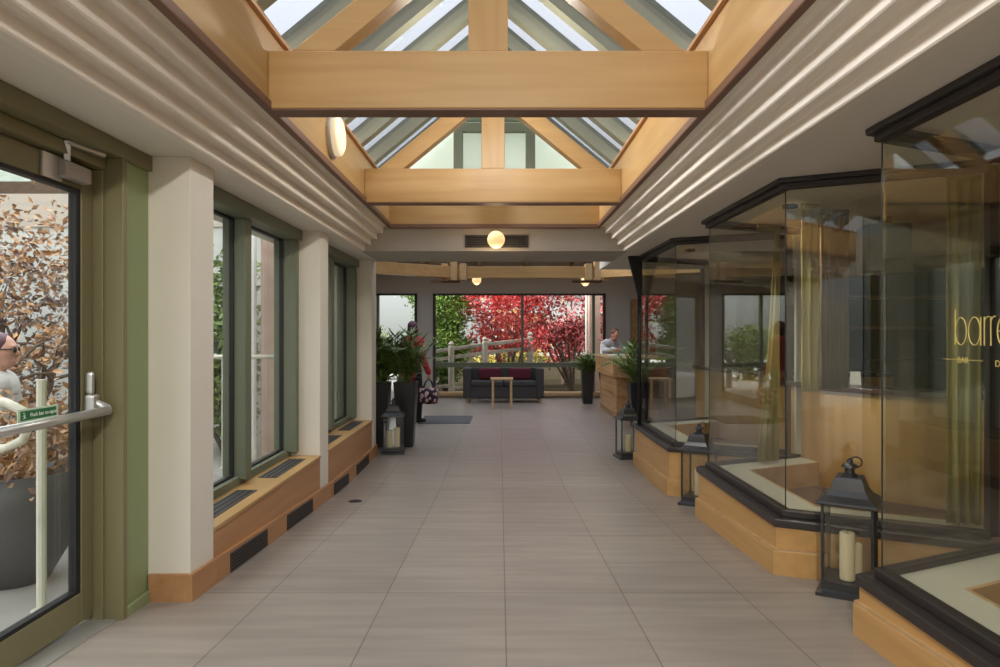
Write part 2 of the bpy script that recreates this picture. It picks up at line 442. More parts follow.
# ---------------------------------------------------------------- left side: pillars, casings, windows
def pillar(y, label):
    t = thing('pillar', label, 'pillar', (-1.66, y+.13, fz(y)), 'cream pillars along the windows')
    obj('shaft', MB().box(-1.86 if y > 3.4 else -1.80, XL, y, y+.27, 0.0, SOF), cream, t, bevel=0.004)
    s = MB(); x1 = XL + .018
    s.prism([(-1.73, y-.018), (x1, y-.018), (x1, y+.27), (-1.73, y+.27)], lambda x, yy: fz(yy)-.02, lambda x, yy: fz(yy)+.135)
    obj('skirting', s, wood_red, t, bevel=0.003)
    return t
pillar(3.31, 'cream pillar next to the olive green door')
pillar(5.70, 'cream pillar between the two sage green windows')
pillar(8.00, 'cream pillar beside the tall black planters')

def casing(y0, y1, grs, kicks, label):
    t = thing('radiator_casing', label, 'radiator casing', (-1.66, (y0+y1)/2, fz((y0+y1)/2)), 'wooden casings below the windows')
    obj('front_panel', MB().box(-1.56, XL, y0+.002, y1-.002, 0.0, 0.445), wood_red, t)
    obj('top_board', MB().box(-1.83, XL+.008, y0+.002, y1-.002, 0.44, 0.465), wood_y, t, bevel=0.004)
    obj('skirting', MB().prism([(XL-.01, y0+.002), (XL+.02, y0+.002), (XL+.02, y1-.002), (XL-.01, y1-.002)], lambda x, yy: fz(yy)-.02, lambda x, yy: fz(yy)+.135), wood_red, t, bevel=0.003)
    for a, b in grs:
        q = obj('top_grille', MB().box(-1.735, -1.60, a, b, 0.463, 0.469), grille_m, t)
        k = MB()
        for i in range(3): k.box(-1.725+i*.041, -1.705+i*.041, a+.02, b-.02, 0.468, 0.4705)
        obj('slot', k, grille_slot, q)
    for a, b in kicks:
        q = obj('kick_grille', MB().prism([(XL+.015, a), (XL+.026, a), (XL+.026, b), (XL+.015, b)], lambda x, yy: fz(yy)+.006, lambda x, yy: fz(yy)+.115), grille_m, t)
        k = MB()
        for i in range(5): k.prism([(XL+.024, a+.01), (XL+.0275, a+.01), (XL+.0275, b-.01), (XL+.024, b-.01)], lambda x, yy: fz(yy)+.018+i*.019, lambda x, yy: fz(yy)+.027+i*.019)
        obj('slot', k, grille_slot, q)
casing(3.58, 5.70, ((3.70, 4.42), (4.80, 5.52)), ((3.75, 4.34), (4.75, 5.39)), 'wooden radiator casing under the first window, by the door')
casing(5.97, 8.00, ((6.15, 6.80), (7.15, 7.85)), ((6.09, 6.67), (7.05, 7.69)), 'wooden radiator casing under the second window, ending at the planters')

def left_window(name, y0, y1):
    r = sroot(name); ym = (y0+y1)/2
    f = MB(); f.box(-1.90, -1.68, y0, y1, SOF-.085, SOF); f.box(-1.90, -1.78, y0, y1, 0.455, 0.52)
    f.box(-1.90, -1.77, y0, y0+.06, 0.5, SOF-.085); f.box(-1.90, -1.71, y1-.075, y1, 0.5, SOF-.085)
    obj('frame', f, green_fr, r, bevel=0.004)
    obj('mullion', MB().box(-1.90, -1.74, ym-.055, ym+.055, 0.5, SOF-.085), green_fr, r, bevel=0.004)
    g = MB()
    for a, b in ((y0+.06, ym-.055), (ym+.055, y1-.075)):
        obj('pane', MB().box(-1.846, -1.834, a, b, 0.52, SOF-.085), glass_m, r)
        g.box(-1.85, -1.82, a, a+.012, 0.52, SOF-.085); g.box(-1.85, -1.82, b-.012, b, 0.52, SOF-.085); g.box(-1.85, -1.82, a, b, SOF-.1, SOF-.085); g.box(-1.85, -1.82, a, b, .52, .535)
    obj('gasket', g, black_m, r)
left_window('window_1', 3.58, 5.70)
left_window('window_2', 5.97, 8.00)
struct('wall_left', MB().box(-1.98, -1.88, 3.31, 8.27, -.1, 0.46), hwall_m)
struct('wall_left_near', MB().box(-1.95, -1.72, Y0, 1.0, .2, SOF-.001), cream)
struct('wall_near', MB().box(-1.95, 2.4, Y0-.15, Y0, SOF, 3.0), cream)
r = sroot('window_entrance')                                  # glazed entrance front behind the viewer
f = MB()
for x in (-1.95, -.95, .05, 1.05): f.box(x, x+.08, Y0-.1, Y0, .29, SOF-.002)
obj('frame', f, olive, r); obj('pane', MB().box(-1.87, 2.4, Y0-.06, Y0-.05, .29, SOF-.002), glass_m, r)
struct('ground_forecourt', MB().box(-1.95, 9, -12, Y0-.1, -.1, .27), pave_m)

# ---------------------------------------------------------------- olive door on the left
ZD = fz(2.6)
d = sroot('door_1')
f = MB()
f.box(-1.92, -1.715, 3.05, 3.085, ZD-.03, SOF-.075)          # jamb post
f.box(-1.90, -1.852, 3.032, 3.049, ZD-.02, SOF-.131)
f.box(-1.85, -1.80, 3.036, 3.049, ZD-.02, SOF-.131)
f.box(-1.98, -1.715, Y0, 3.31, SOF-.075, SOF-.001)              # header
f.box(-1.95, -1.79, Y0, 3.049, SOF-.13, SOF-.076)
obj('door_frame', f, olive, d, bevel=0.004)
obj('side_panel', MB().box(-1.90, -1.737, 3.085, 3.309, ZD-.03, SOF-.076), olive_lt, d)
k = MB(); k.box(-1.737, -1.719, 3.086, 3.308, fz(3.2)-.02, fz(3.2)+.05)
obj('panel_trim', k, olive_lt, d, bevel=0.004)
struct('trim_threshold', MB().prism([(-1.95, 1.2), (-1.74, 1.2), (-1.74, 3.049), (-1.95, 3.049)], lambda x, y: fz(y)-.02, lambda x, y: fz(y)+.008), steel_m)
LF0, LF1 = 2.06, 3.03
lf = MB()
lf.box(-1.885, -1.84, LF1-.083, LF1, ZD+.01, SOF-.135); lf.box(-1.885, -1.84, LF0, LF0+.083, ZD+.01, SOF-.135)
lf.box(-1.884, -1.841, LF0+.082, LF1-.082, ZD+.01, ZD+.14); lf.box(-1.884, -1.841, LF0+.082, LF1-.082, SOF-.24, SOF-.135)
leaf = obj('door_leaf', lf, olive, d, bevel=0.004)
gk = MB(); za, zb = ZD+.14, SOF-.24; ya, yb = LF0+.083, LF1-.083
for b_ in ((ya, ya+.03, za, zb), (yb-.03, yb, za, zb), (ya+.03, yb-.03, za, za+.018), (ya+.03, yb-.03, zb-.018, zb)): gk.box(-1.88, -1.846, *b_)
obj('gasket', gk, black_m, leaf)
obj('pane', MB().box(-1.868, -1.858, ya+.03, yb-.03, za+.018, zb-.018), glass_m, leaf)
l2 = MB()                                                    # the second leaf, nearer the camera
l2.box(-1.885, -1.84, 1.01, 1.09, ZD+.03, SOF-.135); l2.box(-1.885, -1.84, 1.97, 2.055, ZD+.03, SOF-.135)
l2.box(-1.884, -1.841, 1.089, 1.971, ZD+.03, ZD+.16); l2.box(-1.884, -1.841, 1.089, 1.971, SOF-.24, SOF-.135)
l2 = obj('door_leaf', l2, olive, d, bevel=0.004); obj('pane', MB().box(-1.868, -1.858, 1.09, 1.97, ZD+.16, SOF-.24), glass_m, l2)
# panic bar
ZB = 1.155
pb = MB(); pb.tube([(-1.755, 2.14, ZB-.004), (-1.755, 3.0, ZB)], 0.020, 12)
pb.tube([(-1.755, 3.0, ZB), (-1.765, 3.012, ZB+.01), (-1.80, 2.985, ZB+.035), (-1.835, 2.975, ZB+.045)], 0.018, 10)
bar_o = obj('push_bar', pb, steel_m, d, smooth=True)
arm = MB(); arm.box(-1.839, -1.79, 2.955, 3.005, ZB-.02, ZB+.075); arm.prism([(-1.839, 2.963), (-1.805, 2.967), (-1.805, 2.993), (-1.839, 2.998)], ZB+.075, ZB+.175)
obj('bar_bracket', arm, steel_m, bar_o, bevel=0.012)
am = MB().tube([(-1.755, 2.16, ZB-.004), (-1.80, 2.13, ZB+.03), (-1.84, 2.11, ZB+.04)], 0.02, 8); obj('bar_end', am, black_m, bar_o, smooth=True)
# sign on the bar (running fire-exit notice)
xs = -1.7375; y_a, y_b = 2.415, 2.635; z_a, z_b = ZB+.02, ZB+.068
sg = obj('exit_notice', MB().box(xs-.004, xs, y_a, y_b, z_a, z_b), sign_b, bar_o)
obj('notice_field', MB().box(xs, xs+.0008, y_a+.012, y_b-.012, z_a+.007, z_b-.007), sign_m, sg)
obj('notice_text', text_mb('Push bar to open', 0.0215, lambda u, v, w: (xs+.0012+w, y_a+.062+u, z_a+.017+v)), sign_w, sg)
pg = MB()
fx = lambda y, z: (xs+.0014, y_a+.016+y, z_a+.010+z)
pg.tube([fx(.012, .018), fx(.017, .010)], .0016, 5); pg.tube([fx(.017, .010), fx(.024, .004)], .0013, 5); pg.tube([fx(.017, .010), fx(.010, .002)], .0013, 5); pg.tube([fx(.006, .012), fx(.022, .017)], .0011, 5); pg.sphere(fx(.0125, .0235), .0026, 6, 5)
obj('running_man', pg, sign_w, sg)
# closer
cl = obj('door_closer', MB().box(-1.839, -1.79, 2.77, 2.94, SOF-.225, SOF-.155), mat('closer_grey', (0.36, 0.32, 0.28), 0.5, metal=0.2), d, bevel=0.008)
obj('closer_plate', MB().box(-1.839, -1.829, 2.68, 2.80, SOF-.24, SOF-.14), steel_m, cl)
obj('closer_arm', MB().bar((-1.785, 2.76, SOF-.085), (-1.755, 2.97, SOF-.085), .022, .02).bar((-1.81, 2.80, SOF-.16), (-1.785, 2.765, SOF-.075), .025, .025), steel_m, cl, bevel=0.004)

# ---------------------------------------------------------------- right side: bay windows
def bay(name, yN, yF, lettering=False):
    r = sroot(name, (1.9, (yN+yF)/2, 0))
    pl = bay_line(yN, yF)
    zs = 0.42
    fl = lambda dz: (lambda x, y: fz(y) + dz)
    obj('plinth', MB().strip(offs(pl, 0.0), offs(pl, -.06), -.10, zs), wood_bay, r)
    obj('skirting', MB().strip(offs(pl, .022), offs(pl, 0.0), fl(-.02), fl(.135)), wood_bay, r, bevel=0.003)
    obj('skirting_bead', MB().strip(offs(pl, .018), offs(pl, 0.0), fl(.135), fl(.147)), wood_pale, r)
    obj('outer_sill', MB().strip(offs(pl, .015), offs(pl, -.10), zs, zs+.045), sill_m, r, bevel=0.006)
    obj('inner_sill', MB().strip(offs(pl, -.045), offs(pl, -.105), zs+.045, zs+.085), sill_m, r, bevel=0.005)
    obj('window_board', MB().strip(offs(pl, -.105), offs(pl, -.31), zs+.03, zs+.06), ledge_m, r)
    obj('board_edge', MB().strip(offs(pl, -.31), offs(pl, -.33), 0.29, zs+.06), wood_pale, r)
    h = MB(); h.strip(offs(pl, -.018), offs(pl, -.10), SOF-.028, SOF-.001); obj('head_cornice', h, head_m, r, bevel=0.004)
    obj('head_rail', MB().strip(offs(pl, -.045), offs(pl, -.10), SOF-.060, SOF-.028), head_m, r, bevel=0.004)
    gp = offs(pl, -.07); gi = offs(pl, -.080)
    P = []
    for i in range(3):
        a, b, c, d_ = Vector(gp[i]), Vector(gp[i+1]), Vector(gi[i+1]), Vector(gi[i])
        q = [a + (b-a)*.004, b + (a-b)*.004, c + (d_-c)*.004, d_ + (c-d_)*.004]
        P.append(obj('pane', MB().prism([tuple(v) for v in q], zs+.08, SOF-.07), glass_bay, r))
    for i in (1, 2):
        x, y = gp[i]; obj('corner_joint', MB().box(x-.0005, x+.004, y-.003, y+.003, zs+.08, SOF-.06), joint_m, r)
    for i in (0, 3):
        x, y = gp[i]; obj('end_post', MB().box(x-.02, x+.03, y-.02, y+.02, zs+.06, SOF-.03), mat('end_post', (0.45, 0.46, 0.40), 0.4) if i == 3 else head_m, r)
    return P, gp
bay('window_3', *BAYS['window_3'])
bay('window_4', *BAYS['window_4'])
P, gp = bay('window_5', *BAYS['window_5'])
# gold lettering on the front pane of the nearest bay: reads towards the camera
gx = gp[1][0] - .0012
def lp(u, v): return (gx, 2.375 - u*.84, 1.460 + v)
lt = MB()
def stroke(pts, r=.0021): lt.tube([lp(*p) for p in pts], r, 6)
def arc(cx, cy, rx, ry, a0, a1, n=20): return [(cx + rx*math.cos(R(a0 + (a1-a0)*i/n)), cy + ry*math.sin(R(a0 + (a1-a0)*i/n))) for i in range(n+1)]
XH = .096
stroke([(0, 0), (0, XH+.03)]); stroke(arc(.034, XH/2, .034, XH/2, 0, 360))                     # b
stroke(arc(.114, XH/2, .034, XH/2, 0, 360)); stroke([(.150, 0), (.150, XH)])                   # a
for x in (.170, .205): stroke([(x, 0), (x, XH)]); stroke(arc(x+.022, XH-.022, .022, .022, 180, 80, 8))   # rr
stroke(arc(.274, XH/2, .034, XH/2, 0, 320)); stroke([(.240, XH/2), (.308, XH/2)])              # e
obj('gold_name', lt, gold_m, P[1])
sm = text_mb('BAR', .030, lambda u, v, w: (gx - w, 2.365 - u*1.05, 1.397 + v))
obj('gold_small_lettering', sm, gold_m, P[1])
obj('gold_small_initial', text_mb('D', .030, lambda u, v, w: (gx - w, 2.185 - u*1.1, 1.392 + v)), gold_m, P[1])
obj('gold_rule', MB().tube([(gx, 2.44, 1.408), (gx, 2.24, 1.408)], .0012, 5), gold_m, P[1])

# restaurant behind the bays
struct('wall_restaurant_back', MB().box(7.2, 7.35, Y0, 9.2, 0.1, SOF), dark_wall)
struct('wall_restaurant_far', MB().box(2.72, 7.2, 8.95, 9.10, 0.1, SOF), dark_wall)
struct('wall_restaurant_near', MB().box(2.4, 7.2, Y0-.1, Y0, 0.1, SOF), dark_wall)
def counter(dy, label):
    pts = [(2.50, 6.02+dy), (2.49, 5.55+dy), (2.60, 5.02+dy), (2.95, 4.62+dy), (3.40, 4.36+dy), (4.0, 4.28+dy)]
    P_ = []
    for i in range(len(pts)-1):                       # smooth the curve
        p0 = pts[max(i-1, 0)]; p1 = pts[i]; p2 = pts[i+1]; p3 = pts[min(i+2, len(pts)-1)]
        for k in range(5):
            t = k/5
            P_.append(tuple(0.5*((2*p1[j]) + (-p0[j]+p2[j])*t + (2*p0[j]-5*p1[j]+4*p2[j]-p3[j])*t*t + (-p0[j]+3*p1[j]-3*p2[j]+p3[j])*t**3) for j in (0, 1)))
    P_.append(pts[-1])
    t = thing('booth_counter', label, 'counter', (P_[10][0], P_[10][1], .30), 'curved booths in the restaurant')
    a, b = offs(P_, 0.0), offs(P_, .22)
    obj('curved_front', MB().strip(a, b, .30, 1.06), wood_z, t)
    obj('counter_top', MB().strip(offs(P_, -.05), offs(P_, .28), 1.06, 1.10), mat('counter_top', (0.06, 0.03, 0.028), 0.3), t, bevel=0.004)
counter(0.0, 'curved honey wood counter with dark top, behind the middle glass bay')
counter(2.52, 'curved honey wood counter with dark top, behind the farthest glass bay')

def curtain(x0, y0, x1, y1, z0, z1, folds, m_, label, amp=.03, gather=1.0, swept=0):
    n = folds*8; v = []; f = []
    dx, dy = x1-x0, y1-y0; L = math.hypot(dx, dy); nx, ny = -dy/L, dx/L
    rows = 9
    for j in range(rows):
        h = j/(rows-1); sq = 1 - (1-gather)*math.sin(math.pi*min(1, (1-h)*1.1))*.8
        for i in range(n+1):
            u = i/n; w = amp*math.sin(u*folds*2*math.pi)*(0.75+.25*math.sin(j*1.3+i*.21))
            uu = u*sq if not swept else 1-(1-u)*(swept + (1-swept)*(1-h)**1.4)
            v.append((x0+dx*uu+nx*w, y0+dy*uu+ny*w, z0+(z1-z0)*h))
    f = [(j*(n+1)+i, j*(n+1)+i+1, (j+1)*(n+1)+i+1, (j+1)*(n+1)+i) for j in range(rows-1) for i in range(n)]
    t = thing('curtain', label, 'curtain', ((x0+x1)/2, (y0+y1)/2, z0))
    o = obj('drape', MB().add(v, f), m_, t, smooth=True)
    md = o.modifiers.new('solid', 'SOLIDIFY'); md.thickness = .006
    obj('header_tape', MB().bar((x0, y0, z1), (x1, y1, z1), .03, .04), m_, t)
    return t
curtain(2.38, 3.56, 2.54, 3.54, .49, 2.33, 3, curtain_m, 'long olive curtain behind the gold lettering')
curtain(1.98, 4.38, 2.10, 4.42, 1.12, 2.33, 2, curtain_m, 'narrow olive curtain at the edge of the middle bay, above the counter', .025)
curtain(2.15, 4.55, 2.40, 4.62, 1.12, 2.33, 7, curtain_b, 'brown pleated curtain above the curved counter in the middle bay', .022)
curtain(2.00, 5.20, 2.20, 5.28, .50, 2.33, 3, curtain_m, 'olive swept-back curtain in the far corner of the middle bay', .02, 1.0, .16)
t = thing('wall_speaker', 'dark boxy speaker fixed under the restaurant ceiling', 'speaker', (2.9, 5.05, SOF-.02))
obj('cabinet', MB().prism([(2.72, 4.95), (3.02, 4.90), (3.06, 5.15), (2.76, 5.2)], SOF-.42, SOF-.06), black_m, t, bevel=.01)
obj('bracket', MB().box(2.86, 2.92, 5.0, 5.06, SOF-.08, SOF), black_m, t)
t = thing('back_bar', 'tall dark wooden back bar with two shelves in the restaurant', 'shelving', (4.6, 7.6, .30))
obj('carcass', MB().box(3.7, 5.9, 7.6, 7.95, .30, 1.2).box(3.7, 5.9, 7.9, 7.95, 1.2, 2.2).box(3.7, 3.76, 7.6, 7.95, 1.2, 2.2).box(5.84, 5.9, 7.6, 7.95, 1.2, 2.2), dark_wall, t)
obj('shelf', MB().box(3.76, 5.84, 7.6, 7.9, 1.55, 1.58), brown_trim, t); obj('shelf', MB().box(3.76, 5.84, 7.6, 7.9, 1.9, 1.93), brown_trim, t)
t = thing('menu_card', 'small white card standing on the counter top in the middle bay', 'card', (2.80, 5.28, 1.10))
t2 = MB(); t2.add([(2.75, 5.25, 1.10), (2.82, 5.23, 1.10), (2.83, 5.26, 1.20), (2.76, 5.28, 1.20), (2.77, 5.31, 1.10), (2.84, 5.29, 1.10)], [(0,1,2,3), (3,2,5,4), (0,3,4), (1,5,2)])
obj('folded_card', t2, white_m, t)

for x, y, lb in ((1.95, 2.2, 'dark recessed downlight added in the soffit to light the nearest glass bay'), (1.97, 4.55, 'dark recessed downlight added in the soffit to light the middle glass bay'), (1.97, 6.95, 'dark recessed downlight added in the soffit to light the farthest glass bay')):  # added fill spots, brighten the counter fronts and window boards
    t = thing('added_downlight', lb, 'lamp', (x, y, SOF-.03), 'added bay downlights')
    obj('baffle', MB().tube([(x, y, SOF-.022), (x, y, SOF)], .05, 20, cap=False).tube([(x, y, SOF-.022), (x, y, SOF)], .046, 20, cap=False), grille_slot, t)
    L = bpy.data.lights.new('downlight', 'SPOT'); L.spot_size = R(118); L.spot_blend = .7; L.shadow_soft_size = .012; L.energy = 15; L.color = (1, .88, .70)
    lo = bpy.data.objects.new('downlight', L); C.objects.link(lo); lo.location = (x, y, SOF-.010)

t = thing('fill_pendant', 'unseen pale pendant lamp added to brighten the restaurant', 'lamp', (5.4, 4.6, 2.0))  # added lamp out of view, general fill for the restaurant
obj('shade', MB().lathe([(.16, 1.86), (.11, 2.08), (.10, 2.08), (.15, 1.86)], (5.4, 4.6, 0), 24), ledge_m, t, smooth=True)
obj('cord', MB().tube([(5.4, 4.6, 2.06), (5.4, 4.6, SOF)], .006, 6), black_m, t)
L = bpy.data.lights.new('restaurant_fill', 'SPOT'); L.spot_size = R(140); L.spot_blend = .5; L.energy = 70; L.color = (1, .78, .52); L.shadow_soft_size = .015
lo = bpy.data.objects.new('restaurant_fill', L); C.objects.link(lo); lo.location = (5.4, 4.6, 1.97)

# ---------------------------------------------------------------- lobby shell
YB = 15.6
r = struct('wall_back', MB().box(-7, -3.75, YB, YB+.2, 0, 3.2).box(-3.75, -1.93, YB, YB+.2, 2.43, 3.2).box(-3.75, -1.93, YB, YB+.2, 0, .06)
           .box(-1.93, -1.56, YB, YB+.2, 0, 3.2).box(-1.56, 2.46, YB, YB+.2, 2.43, 3.2).box(-1.56, 2.46, YB, YB+.2, 0, .06)
           .box(2.46, 3.05, YB, YB+.2, 0, 3.2).box(3.05, 3.65, YB, YB+.2, 2.3, 3.2).box(3.65, 7, YB, YB+.2, 0, 3.2), lobby_wall)
struct('trim_pier', MB().box(-1.90, -1.59, YB-.03, YB, 0, 2.40), pier_m)
struct('trim_pier_desk', MB().box(2.56, 3.02, YB-.03, YB, 0, 2.40), pier_m)
struct('wall_lobby_left', MB().box(-7.2, -7, 8.2, YB+.2, 0, 3.2), lobby_wall)
struct('wall_lobby_right', MB().box(7, 7.2, 9.1, YB+.2, 0, 3.2), lobby_wall)
struct('wall_lobby_front', MB().box(-7.0, -1.86, 8.27, 8.42, 0, 3.2), lobby_wall)
struct('ceiling_lobby', MB().box(-7.2, 7.2, YS, 8.5, 3.2, 3.35).box(-7.2, 7.2, 14.4, YB+.2, 3.2, 3.35).box(-7.2, -2.8, 8.5, 14.4, 3.2, 3.35).box(2.8, 7.2, 8.5, 14.4, 3.2, 3.35), lobby_ceil)
r = sroot('window_roof_lantern')
obj('pane', MB().box(-2.85, 2.85, 8.45, 14.45, 3.36, 3.375), glass_sky, r)
for x in (-2.8, -1.4, 0, 1.4, 2.8): obj('glazing_bar', MB().box(x-.04, x+.04, 8.45, 14.45, 3.34, 3.45), bar_m, r)
struct('wall_bulkhead', MB().box(-7.0, 7.0, YS, YS+.12, 2.80, 3.2), lobby_wall)
def back_window(name, x0, x1, z0, z1, mull, rail):
    r = sroot(name); f = MB(); y0, y1 = YB-.02, YB+.10; w = .06
    f.box(x0, x0+w, y0, y1, z0, z1); f.box(x1-w, x1, y0, y1, z0, z1); f.box(x0, x1, y0, y1, z1-w*.7, z1)
    obj('frame', f, head_m, r, bevel=.004)
    obj('sill', MB().box(x0, x1, y0-.06, y1, z0, z0+.08), wood_pale, r, bevel=.004)
    for x in mull: obj('mullion', MB().box(x-.03, x+.03, y0, y1, z0+.08, z1-w*.7), green_fr, r)
    if rail: obj('transom', MB().box(x0+w, x1-w, y0-.01, y1, rail-.055, rail+.055), green_fr, r)
    obj('pane', MB().box(x0+w, x1-w, YB+.035, YB+.045, z0+.08, z1-w*.7), glass_back, r)
back_window('window_6', -1.56, 2.46, .06, 2.43, (0.52, 2.18), .77)
back_window('window_7', -3.75, -1.93, .06, 2.43, (-2.85,), .77)
struct('door_2', MB().box(3.05, 3.65, YB+.05, YB+.1, 0, 2.3), wood_desk)
# ring beam with bolted joints
t = thing('ring_beam', 'angled honey timber ring beam across the lobby, on bolted joints', 'beam', (0, 12.4, 2.5))
zb0, zb1 = 2.525, 2.735
nodes = [(-2.5, 11.25), (-.85, 12.4), (1.80, 12.4), (3.45, 11.25), (4.6, 9.6)]
for a, b in zip(nodes, nodes[1:]):
    obj('beam_segment', MB().bar((*a, (zb0+zb1)/2), (*b, (zb0+zb1)/2), .12, zb1-zb0), wood_x, t, bevel=.005)
for x, y in nodes[1:3]:
    g = MB()
    for dx in (-.17, 0, .17): g.box(x+dx-.06, x+dx+.06, y-.11, y+.09, zb0-.04, 3.2 if dx == 0 else zb1+.05)
    obj('joint_block', g, wood_pale, t, bevel=.004)
    obj('strap', MB().box(x-.45, x+.1, y+.1, y+.13, zb0-.08, zb0-.03), brown_trim, t)
# second skylight ring, clerestory glimpsed above the beam
for i, x in enumerate((-1.7, -.46, .6, 1.68)):
    tag(obj('ceiling_joist', MB().box(x-.05, x+.05, 8.3, YB, 3.05, 3.2), wood_y), ('timber lobby ceiling joist above the ring beam, on the planters side', 'timber lobby ceiling joist carrying the small globe lamp by the green shrub', 'timber lobby ceiling joist between the two small globe lamps', 'timber lobby ceiling joist carrying the small globe lamp by the desk')[i], 'joist', 'lobby ceiling joists')

# black post with flared head
t = thing('black_post', 'slender black steel post with flared head at the end of the farthest glass bay', 'post', (1.575, 7.57, .465))
obj('shaft', MB().tube([(1.575, 7.57, .465), (1.575, 7.57, 2.1)], .022, 12), black_m, t, smooth=True)
w = MB().add([(1.605, 7.54, 1.93), (1.555, 7.54, 1.93), (1.445, 7.54, SOF), (1.605, 7.54, SOF), (1.605, 7.60, 1.93), (1.555, 7.60, 1.93), (1.445, 7.60, SOF), (1.605, 7.60, SOF)],
             [(0,1,2,3), (7,6,5,4), (0,4,5,1), (1,5,6,2), (2,6,7,3), (3,7,4,0)])
obj('flared_head', w, black_m, t, bevel=.003)
obj('foot_plate', MB().lathe([(.035, .465), (.035, .475)], (1.575, 7.57, 0), 16), black_m, t)

# vent, globes, kerb lights
t = thing('air_vent', 'long black air vent in the bulkhead below the skylight end', 'vent', (-.04, YE, 2.475))
obj('frame', MB().box(-.37, .30, YE-.012, YE, 2.41, 2.425).box(-.37, .30, YE-.012, YE, 2.525, 2.54).box(-.37, -.35, YE-.012, YE, 2.41, 2.54).box(.28, .30, YE-.012, YE, 2.41, 2.54), grille_m, t)
k = MB()
for i in range(5): k.box(-.35, .28, YE-.008, YE-.001, 2.43+i*.019, 2.438+i*.019)
obj('louvre', k, grille_m, t); obj('back_plate', MB().box(-.35, .28, YE-.003, YE, 2.425, 2.525), grille_slot, t)
def globe(x, y, z, top, label, power=2.5, tone=(1, .72, .42)):
    t = thing('globe_lamp', label, 'lamp', (x, y, z), 'glowing globe lamps')
    obj('globe', MB().sphere((x, y, z), .09, 20, 12), globe_m, t, smooth=True)
    obj('stem', MB().tube([(x, y, z+.08), (x, y, z+.10), (x, y, z+.102), (x, y, top)], [.035, .03, .008, .008], 12) if top > 3 else MB().tube([(x, y+.08, z), (x, y+.10, z), (x, y+.102, z), (x, YE-.012, z)], [.035, .03, .012, .012], 12), black_m, t)
    L = bpy.data.lights.new('lamp_light', 'POINT'); L.energy = power; L.color = tone; L.shadow_soft_size = .09
    lo = bpy.data.objects.new('lamp_light', L); C.objects.link(lo); lo.location = (x, y, z-.12)
globe(-.04, 6.85, 2.46, 2.63, 'glowing amber globe lamp in front of the black air vent')
globe(-.46, 13.2, 2.55, 3.2, 'small glowing globe lamp before the green shrub side of the window')
globe(1.68, 13.2, 2.53, 3.2, 'small glowing globe lamp above the desk end of the window')
globe(CX, -1.0, 3.42, 4.05, 'unseen globe lamp added at the ridge over the entrance end to brighten the hall', 190, (1, .94, .84))  # added fill lamp behind the camera, lifts pillars and near floor
globe(CX, 4.62, 3.40, 4.05, 'hidden globe lamp added behind the first king post to brighten the hall', 32, (1, .93, .82))  # added fill lamp, hidden by the king post, lifts the mid floor
t = thing('bulkhead_light', 'round cream bulkhead light on the wooden skylight kerb', 'wall light', (CX-HW, 4.62, 2.86))
def disc_x(x0, x1, r0, r1, y, z, n=32):
    m = MB(); v = []
    for x, r in ((x0, r0), (x0+(x1-x0)*.7, r0), (x1, r1)):
        for i in range(n): a = 2*math.pi*i/n; v.append((x, y+r*math.cos(a), z+r*math.sin(a)))
    f = [(j*n+i, j*n+(i+1) % n, (j+1)*n+(i+1) % n, (j+1)*n+i) for j in range(2) for i in range(n)] + [tuple(range(n))[::-1], tuple(range(2*n, 3*n))]
    return m.add(v, f)
x0 = CX-HW
obj('rim', disc_x(x0, x0+.035, .15, .145, 4.62, 2.86), steel_m, t); obj('diffuser', disc_x(x0+.03, x0+.085, .135, .105, 4.62, 2.86), lamp_m, t, bevel=.01)
t = thing('spotlight', 'tiny white spotlight on the skylight kerb above the bays', 'spotlight', (CX+HW, 6.15, 2.92))
obj('arm', MB().box(CX+HW-.02, CX+HW, 6.13, 6.17, 2.86, 2.98), white_m, t); obj('head', MB().tube([(CX+HW-.03, 6.15, 2.90), (CX+HW-.05, 6.15, 2.82)], .025, 10), white_m, t)

# ---------------------------------------------------------------- lanterns and candles
def lantern_at(x, y, rz, label, first=[]):
    if not first:
        t = thing('lantern', label, 'lantern', (0,0,0), 'black metal candle lanterns', local=True)
        w, h = .118, .46
        obj('base', MB().lathe([(w+.022, 0), (w+.022, .022), (w+.006, .03), (w, .035), (w, .075)], sq=True), lantern_m, t)
        for sx in (-1, 1):
            for sy in (-1, 1):
                obj('post', MB().box(sx*w-sx*.013, sx*w, sy*w-sy*.013, sy*w, .075, h), lantern_m, t)
        g = MB()
        for s in (-1, 1): obj('glass_pane', MB().box(-w+.018, w-.018, s*(w-.012), s*(w-.009), .078, h-.004), glass_lan, t); obj('glass_pane', MB().box(s*(w-.012), s*(w-.009), -w+.018, w-.018, .078, h-.004), glass_lan, t)
        roof = obj('roof', MB().lathe([(w+.005, h), (w+.022, h+.008), (w+.02, h+.02), (.10, h+.048), (.082, h+.075), (.07, h+.115), (.062, h+.135), (.058, h+.14)], sq=True), lantern_m, t, bevel=.002)
        obj('chimney', MB().lathe([(.036, h+.138), (.036, h+.15), (.024, h+.155), (.024, h+.18), (.040, h+.184), (.034, h+.197), (.016, h+.205), (.014, h+.222), (.005, h+.23)], n=20), lantern_m, roof, smooth=False)
        rg = [(.026*math.cos(a)+.03, 0, h+.212+.026*math.sin(a)) for a in [2*math.pi*i/18 for i in range(19)]]
        obj('carry_ring', MB().tube(rg, .0035, 6), black_m, roof, smooth=True)
        first.append(t)
    else: t = copy_tree(first[0])
    t['label'] = label; t.location = (x, y, fz(y)); t.rotation_euler = (0, 0, rz)
    return t
lantern_at(1.79, 3.43, R(-34), 'largest black lantern, standing between the two nearest glass bays')
lantern_at(1.70, 5.72, R(-34), 'black lantern between the middle and farthest glass bays')
lantern_at(1.545, 8.10, R(8), 'black lantern in front of the wooden reception desk')
lantern_at(-1.34, 8.42, R(4), 'black lantern in front of the tall planters')
